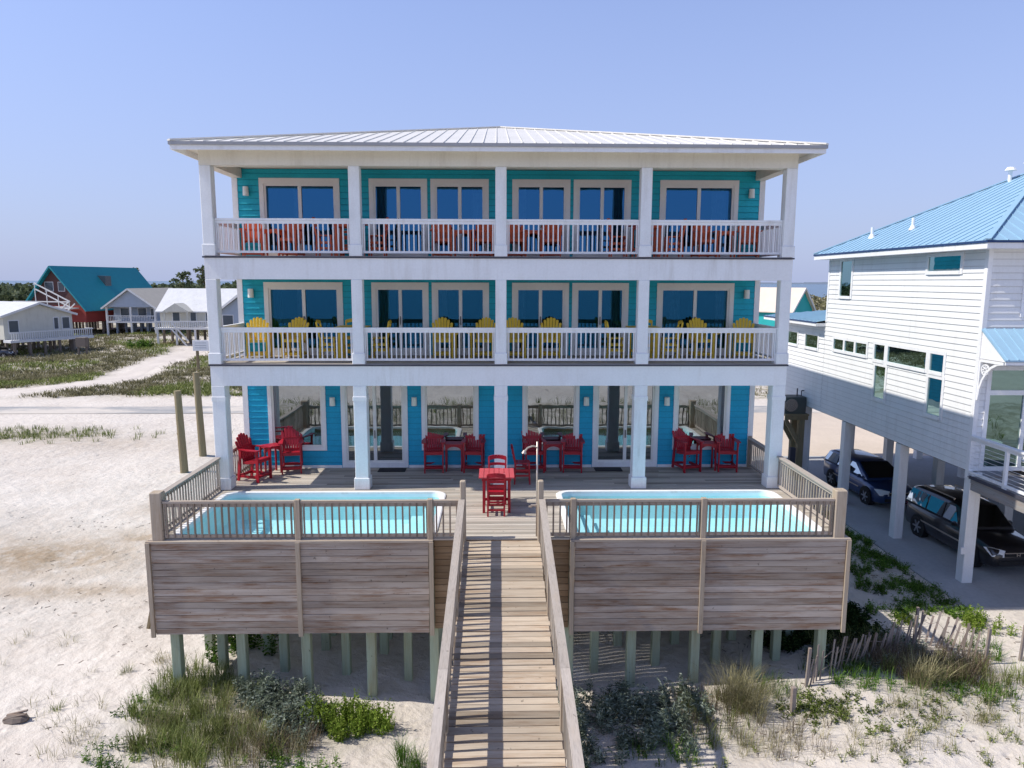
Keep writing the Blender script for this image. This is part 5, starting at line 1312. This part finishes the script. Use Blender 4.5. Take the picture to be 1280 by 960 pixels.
patch('sparse_plants', 'lf_olive', S, lambda mb,x,y,r_: (tuft(mb,x,y,9,.28,.16,.009,r_), leafy(mb,x,y,3,.22,.14,.07,.03,r_,per=6)))
S = ell(-9.5,-3.6,1.6,1.8,16,41)+ell(-8.9,-5.7,.8,.7,14,42)+ell(-12.1,-1.8,1.0,1.0,6,43)
patch('sparse_plants', 'lf_dry', S, lambda mb,x,y,r_: tuft(mb,x,y,14,.30,.2,.008,r_,lean=(.4,1.2)))
S = ell(7.6,-5.9,2.2,.7,40,401)+ell(10.3,-5.0,1.8,.6,34,402)+ell(12.6,-4.2,1.3,.8,26,403)+ell(5.3,-6.2,.9,.5,20,404)
patch('dry_grass', 'lf_dry', S, lambda mb,x,y,r_: tuft(mb,x,y,16,.34*r_.uniform(.6,1.4),.2,.008,r_,lean=(.3,1.3)))
S = ell(8.7,-4.2,1.3,.35,26,405)+ell(10.8,-4.5,1.2,.4,26,406)+ell(12.3,-2.4,.8,.6,20,407)+ell(3.4,-6.2,1.0,.5,18,408)
patch('dune_grass', 'lf_green', S, lambda mb,x,y,r_: (tuft(mb,x,y,14,.42*r_.uniform(.6,1.2),.2,.010,r_), leafy(mb,x,y,2,.3,.16,.08,.03,r_,per=7)))
S = ell(8.4,-3.3,1.2,.4,24,409)+ell(10.0,-2.4,.9,.5,20,410)+ell(1.6,-6.3,.5,.4,10,411)
patch('silver_plants', 'lf_silver', S, lambda mb,x,y,r_: leafy(mb,x,y,5,.40,.2,.13,.028,r_))
S = ell(-7.2,-6.3,1.3,.5,24,412)+ell(-4.2,-6.5,1.0,.35,18,413)+ell(-7.9,-4.6,.6,.9,16,414)
patch('sparse_plants', 'lf_green', S, lambda mb,x,y,r_: (leafy(mb,x,y,4,.34,.2,.09,.03,r_,per=9), tuft(mb,x,y,8,.4,.18,.009,r_)))
# twigs and wrack on the open sand
mb = MB(); r_ = random.Random(44)
for _ in range(620):
    x, y = r_.uniform(-20,-8.3), r_.uniform(-7,9)
    if fnz(x,y,.4,21) < .02: continue
    g = G(x,y); a = r_.uniform(0,6.28); l = r_.uniform(.03,.16); mb.bar((x,y,g+.006),(x+l*math.cos(a),y+l*math.sin(a),g+.012), .012, .012)
for _ in range(500):
    x, y = r_.uniform(5,14), r_.uniform(-7.2,4)
    g = G(x,y); a = r_.uniform(0,6.28); l = r_.uniform(.03,.16); mb.bar((x,y,g+.006),(x+l*math.cos(a),y+l*math.sin(a),g+.012), .012, .012)
tag(mb.build('beach_litter', M['drift']), kind='stuff')
# single plants
def plant(name, label, x, y, mat, fn, cat='plant', group=None):
    mb = MB(); r_ = random.Random(int(abs(x*100)+abs(y*10))); fn(mb, x, y, r_); return tag(mb.build(name, M[mat], origin=(x,y,G(x,y))), label, cat, group)
plant('bush', 'bright yellow-green bushy plant between the left pilings and the boardwalk', -3.35, -5.05, 'lf_bright', lambda mb,x,y,r_: [leafy(mb,x+.95*math.sqrt(r_.random())*math.cos(a)+.0,y+.5*math.sqrt(r_.random())*math.sin(a),9,.72*r_.uniform(.7,1.1),.2,.10,.028,r_,up=1.4,per=20) for a in [r_.uniform(0,6.28) for _ in range(52)]], 'bush')
plant('bush', 'dense green bush growing under the left end of the deck', -7.0, -1.9, 'lf_green', lambda mb,x,y,r_: [leafy(mb,x+r_.gauss(0,.45),y+r_.gauss(0,.5),9,.8,.25,.13,.05,r_,per=14) for _ in range(14)], 'bush')
plant('grass_clump', 'green grass clump at the left foot of the boardwalk', -1.95, -6.35, 'lf_green', lambda mb,x,y,r_: [tuft(mb,x+r_.gauss(0,.25),y+r_.gauss(0,.2),26,.5,.2,.011,r_) for _ in range(12)], 'grass')
plant('grass_clump', 'large fountain of dry yellow grass before the right front pilings', 5.35, -4.75, 'lf_dry', lambda mb,x,y,r_: [tuft(mb,x+r_.gauss(0,.32),y+r_.gauss(0,.25),70,.95,.3,.010,r_,lean=(.4,1.2)) for _ in range(13)], 'grass')
plant('grass_clump', 'tall pale grass fountain in front of the picket sand fence', 9.95, -4.15, 'lf_dry', lambda mb,x,y,r_: [tuft(mb,x+r_.gauss(0,.16),y+r_.gauss(0,.12),60,.85,.24,.010,r_,lean=(.3,1.0)) for _ in range(6)], 'grass')
plant('bush', 'yellow-green bush on the sand below the concrete slab, right edge', 13.45, -1.1, 'lf_bright', lambda mb,x,y,r_: [leafy(mb,x+r_.gauss(0,.42),y+r_.gauss(0,.35),8,.55,.2,.10,.03,r_,up=1,per=14) for _ in range(13)], 'bush')
plant('bush', 'small yellow-green bush at the upper end of the picket sand fence', 11.1, -.9, 'lf_bright', lambda mb,x,y,r_: [leafy(mb,x+r_.gauss(0,.22),y+r_.gauss(0,.2),7,.42,.18,.09,.03,r_,up=1,per=12) for _ in range(6)], 'bush')
plant('bush', 'lone rounded orange-green shrub on the far sand before the porch house', -51.5, 85, 'lf_green', lambda mb,x,y,r_: [leafy(mb,x+r_.gauss(0,.9),y+r_.gauss(0,.8),8,1.6,.5,.32,.16,r_,per=12) for _ in range(16)], 'bush')
for i, (x, y) in enumerate(((-9.2,-3.1),(-8.6,-2.6),(-10.0,-4.4),(-12.4,8.6),(-13.1,7.9),(-9.9,.2))):
    plant('grass_tuft', 'small sparse tuft of beach grass on the open sand left of the deck', x, y, 'lf_dry' if i % 2 else 'lf_olive', lambda mb,x,y,r_: [tuft(mb,x+r_.gauss(0,.14),y+r_.gauss(0,.1),14,.26,.16,.009,r_,lean=(.4,1.2)) for _ in range(4)], 'grass', 'grass tufts on the sand left of the deck')
# background scrub
mb = MB(); mb2 = MB(); r_ = random.Random(55); k = 0
while k < 8500:
    if k % 4 == 0: x, y = r_.uniform(12, 70), r_.uniform(40, 170)
    else:
        y = 39.5+r_.random()**1.7*85; x = r_.uniform(-72,-16)*(y+25)/110
    k += 1
    if veg_mask(x,y)+.35*fnz(x,y,.22,31) < .36: continue
    s_ = 1+y/120; (tuft(mb if fnz(x,y,.1,40) > -.12 else mb2, x, y, 14, .34*s_, .75*s_, .05*s_, r_, lean=(.5,1.4)))
tag(mb.build('dune_grass', M['lf_far']), kind='stuff'); tag(mb2.build('dune_grass', M['lf_olive']), kind='stuff')
mb = MB(); r_ = random.Random(56)
for _ in range(260):
    x, y = -31+r_.gauss(0,4.5), 25+r_.gauss(0,1.1); tuft(mb, x, y, 10, .4, .4, .03, r_)
for _ in range(900):
    x = r_.uniform(-30,30); y = r_.uniform(-30,-12.5)
    if abs(x) < 1.3: continue
    if fnz(x,y,.2,61) > -.1: tuft(mb, x, y, 8, .7, .4, .025, r_)
tag(mb.build('dune_grass', M['lf_olive']), kind='stuff')
# wood on the horizon
def crown(mb, c, rx, rz_, n, leaf, r_):
    for _ in range(n):
        a = r_.uniform(0,6.28); u = r_.uniform(-.6,1); q = (r_.random()**.4); s_ = math.sqrt(max(0,1-u*u*.9))
        p = (c[0]+rx*q*s_*math.cos(a), c[1]+rx*q*s_*math.sin(a), c[2]+rz_*q*u)
        leafquad(mb, p, (r_.gauss(0,1),r_.gauss(0,1),r_.gauss(0,.8)), leaf*r_.uniform(.6,1.3), leaf*.7, r_)
mb = MB(); r_ = random.Random(60)
for _ in range(1000):
    y = r_.uniform(205,330); x = r_.uniform(-1.02,.10)*(y+20)*.80
    g = G(x,y); h = r_.uniform(6.0,9.0)+(1.5 if -.36 < x/(y+20) else 0)+.8*fnz(x,y,.03,3); crown(mb, (x,y,g+h*.58), r_.uniform(2.4,4.4), h*.42, 70, 1.7, r_)
tag(mb.build('wood', M['lf_tree']), kind='stuff')
mb = MB(); r_ = random.Random(61)
for _ in range(260):
    y = r_.uniform(150,420); x = r_.uniform(.30,.62)*(y+20); g = G(x,y)
    if g < -5.2: continue
    crown(mb, (x,y,g+1.0), r_.uniform(1.6,3.4), 1.5, 40, 1.2, r_)
tag(mb.build('scrub', M['lf_far']), kind='stuff')
def pine(x, y, h, label):
    g = G(x,y); t = thing('pine_tree', label, 'tree', (x,y,g)); r_ = random.Random(int(-x)); mb = MB()
    mb.loft([[(x+.35*math.sin(k*.8)+(.32-.04*k)*math.cos(R(a)), y+(.32-.04*k)*math.sin(R(a)), g-.3+(h+.1)*k/5) for a in range(0,360,60)] for k in range(6)])
    for k in range(7):
        z = g+h*(.55+.06*k); a = k*2.4; mb.bar((x,y,z),(x+2.0*math.cos(a),y+2.0*math.sin(a),z+.6), .12, .12)
    mb.build('trunk', M['polewood'], t)
    mb = MB()
    for k in range(9):
        a = k*2.4; q = r_.uniform(.5,2.2); crown(mb, (x+q*math.cos(a),y+q*math.sin(a),g+h*(.62+.045*k)), 1.3, .7, 60, .75, r_)
    mb.build('crown', M['lf_tree'], t)
pine(-113, 205, 13.2, 'dark pine rising above the wood just right of the teal roof')
pine(-87, 196, 13.6, 'tallest dark pine above the wood, next to the top left column')
pine(-96, 203, 12.4, 'flat-topped pine between the two other pines on the horizon')

# ------------------------------------------------------------------ light, sky, camera
EL, AZ = 50.2, 4.0
w = bpy.data.worlds.new('World'); scene.world = w; w.use_nodes = True; nt = w.node_tree
for n in list(nt.nodes): nt.nodes.remove(n)
sky = nt.nodes.new('ShaderNodeTexSky'); sky.sky_type = 'NISHITA'; sky.sun_disc = False
sky.sun_elevation = R(EL); sky.sun_rotation = R(270-AZ); sky.altitude = 0; sky.air_density = 1.0; sky.dust_density = 1.2; sky.ozone_density = 2.5
bg = nt.nodes.new('ShaderNodeBackground'); bg.inputs[1].default_value = .15
out = nt.nodes.new('ShaderNodeOutputWorld'); tcw = nt.nodes.new('ShaderNodeTexCoord'); sep = nt.nodes.new('ShaderNodeSeparateXYZ'); nt.links.new(tcw.outputs['Generated'], sep.inputs[0])
hz = ramp(nt, sep.outputs[2], [(0, .88), (.10, .74), (.36, .42), (.6, .08), (1, .03)])      # summer haze, thickest at the horizon
deep = ramp(nt, sep.outputs[2], [(0, (1.1,1.18,1.52)), (.38, (1.1,1.18,1.52)), (.62, (.76,.82,1.06)), (1, (.58,.64,.86))])
gain = mixc(nt, 1.0, sky.outputs[0], deep, 'MULTIPLY')
side = ramp(nt, sep.outputs[1], [(0, (3.0,3.45,5.15)), (1, (3.0,3.45,5.15))])
mr = nt.nodes.new('ShaderNodeMapRange'); mr.inputs[1].default_value = .1; mr.inputs[2].default_value = -.8; mr.inputs[3].default_value = 1.0; mr.inputs[4].default_value = 1.4
nt.links.new(sep.outputs[1], mr.inputs[0])                                       # haze brightened behind the camera, added fill for the shaded facade
vs = nt.nodes.new('ShaderNodeVectorMath'); vs.operation = 'SCALE'; nt.links.new(side, vs.inputs[0]); nt.links.new(mr.outputs[0], vs.inputs['Scale'])
hazy = mixc(nt, hz, gain, vs.outputs[0])
nt.links.new(hazy, bg.inputs[0]); nt.links.new(bg.outputs[0], out.inputs[0])
sd = bpy.data.lights.new('sun', 'SUN'); sd.energy = 5.0; sd.angle = R(.53); sd.color = (1.0,.945,.85)
so = bpy.data.objects.new('sun', sd); COL.objects.link(so); so.location = (-40,-5,50)
tosun = Vector((-math.cos(R(AZ))*math.cos(R(EL)), -math.sin(R(AZ))*math.cos(R(EL)), math.sin(R(EL))))
so.rotation_euler = (-tosun).to_track_quat('-Z','Y').to_euler()
cam = bpy.data.cameras.new('camera'); co = bpy.data.objects.new('camera', cam); COL.objects.link(co)
cam.sensor_width = 36; cam.lens = 893.75/1280*36; cam.clip_start = .1; cam.clip_end = 30000
pt, yw, rl = .1426, .02095, .00249
fw = Vector((math.sin(yw)*math.cos(pt), math.cos(yw)*math.cos(pt), -math.sin(pt))); rt = Vector((math.cos(yw), -math.sin(yw), 0)); upv = rt.cross(fw)
r2 = rt*math.cos(rl)+upv*math.sin(rl); u2 = -rt*math.sin(rl)+upv*math.cos(rl)
co.matrix_world = Matrix(((r2.x,u2.x,-fw.x,-.1033),(r2.y,u2.y,-fw.y,-19.534),(r2.z,u2.z,-fw.z,5.791),(0,0,0,1)))
scene.camera = co
for o in scene.objects:
    if '_o' in o: del o['_o']
scene.render.engine = 'CYCLES'
scene.cycles.max_bounces = 8; scene.cycles.transparent_max_bounces = 12
scene.view_settings.view_transform = 'Standard'; scene.view_settings.look = 'None'; scene.view_settings.exposure = 0; scene.view_settings.gamma = 1
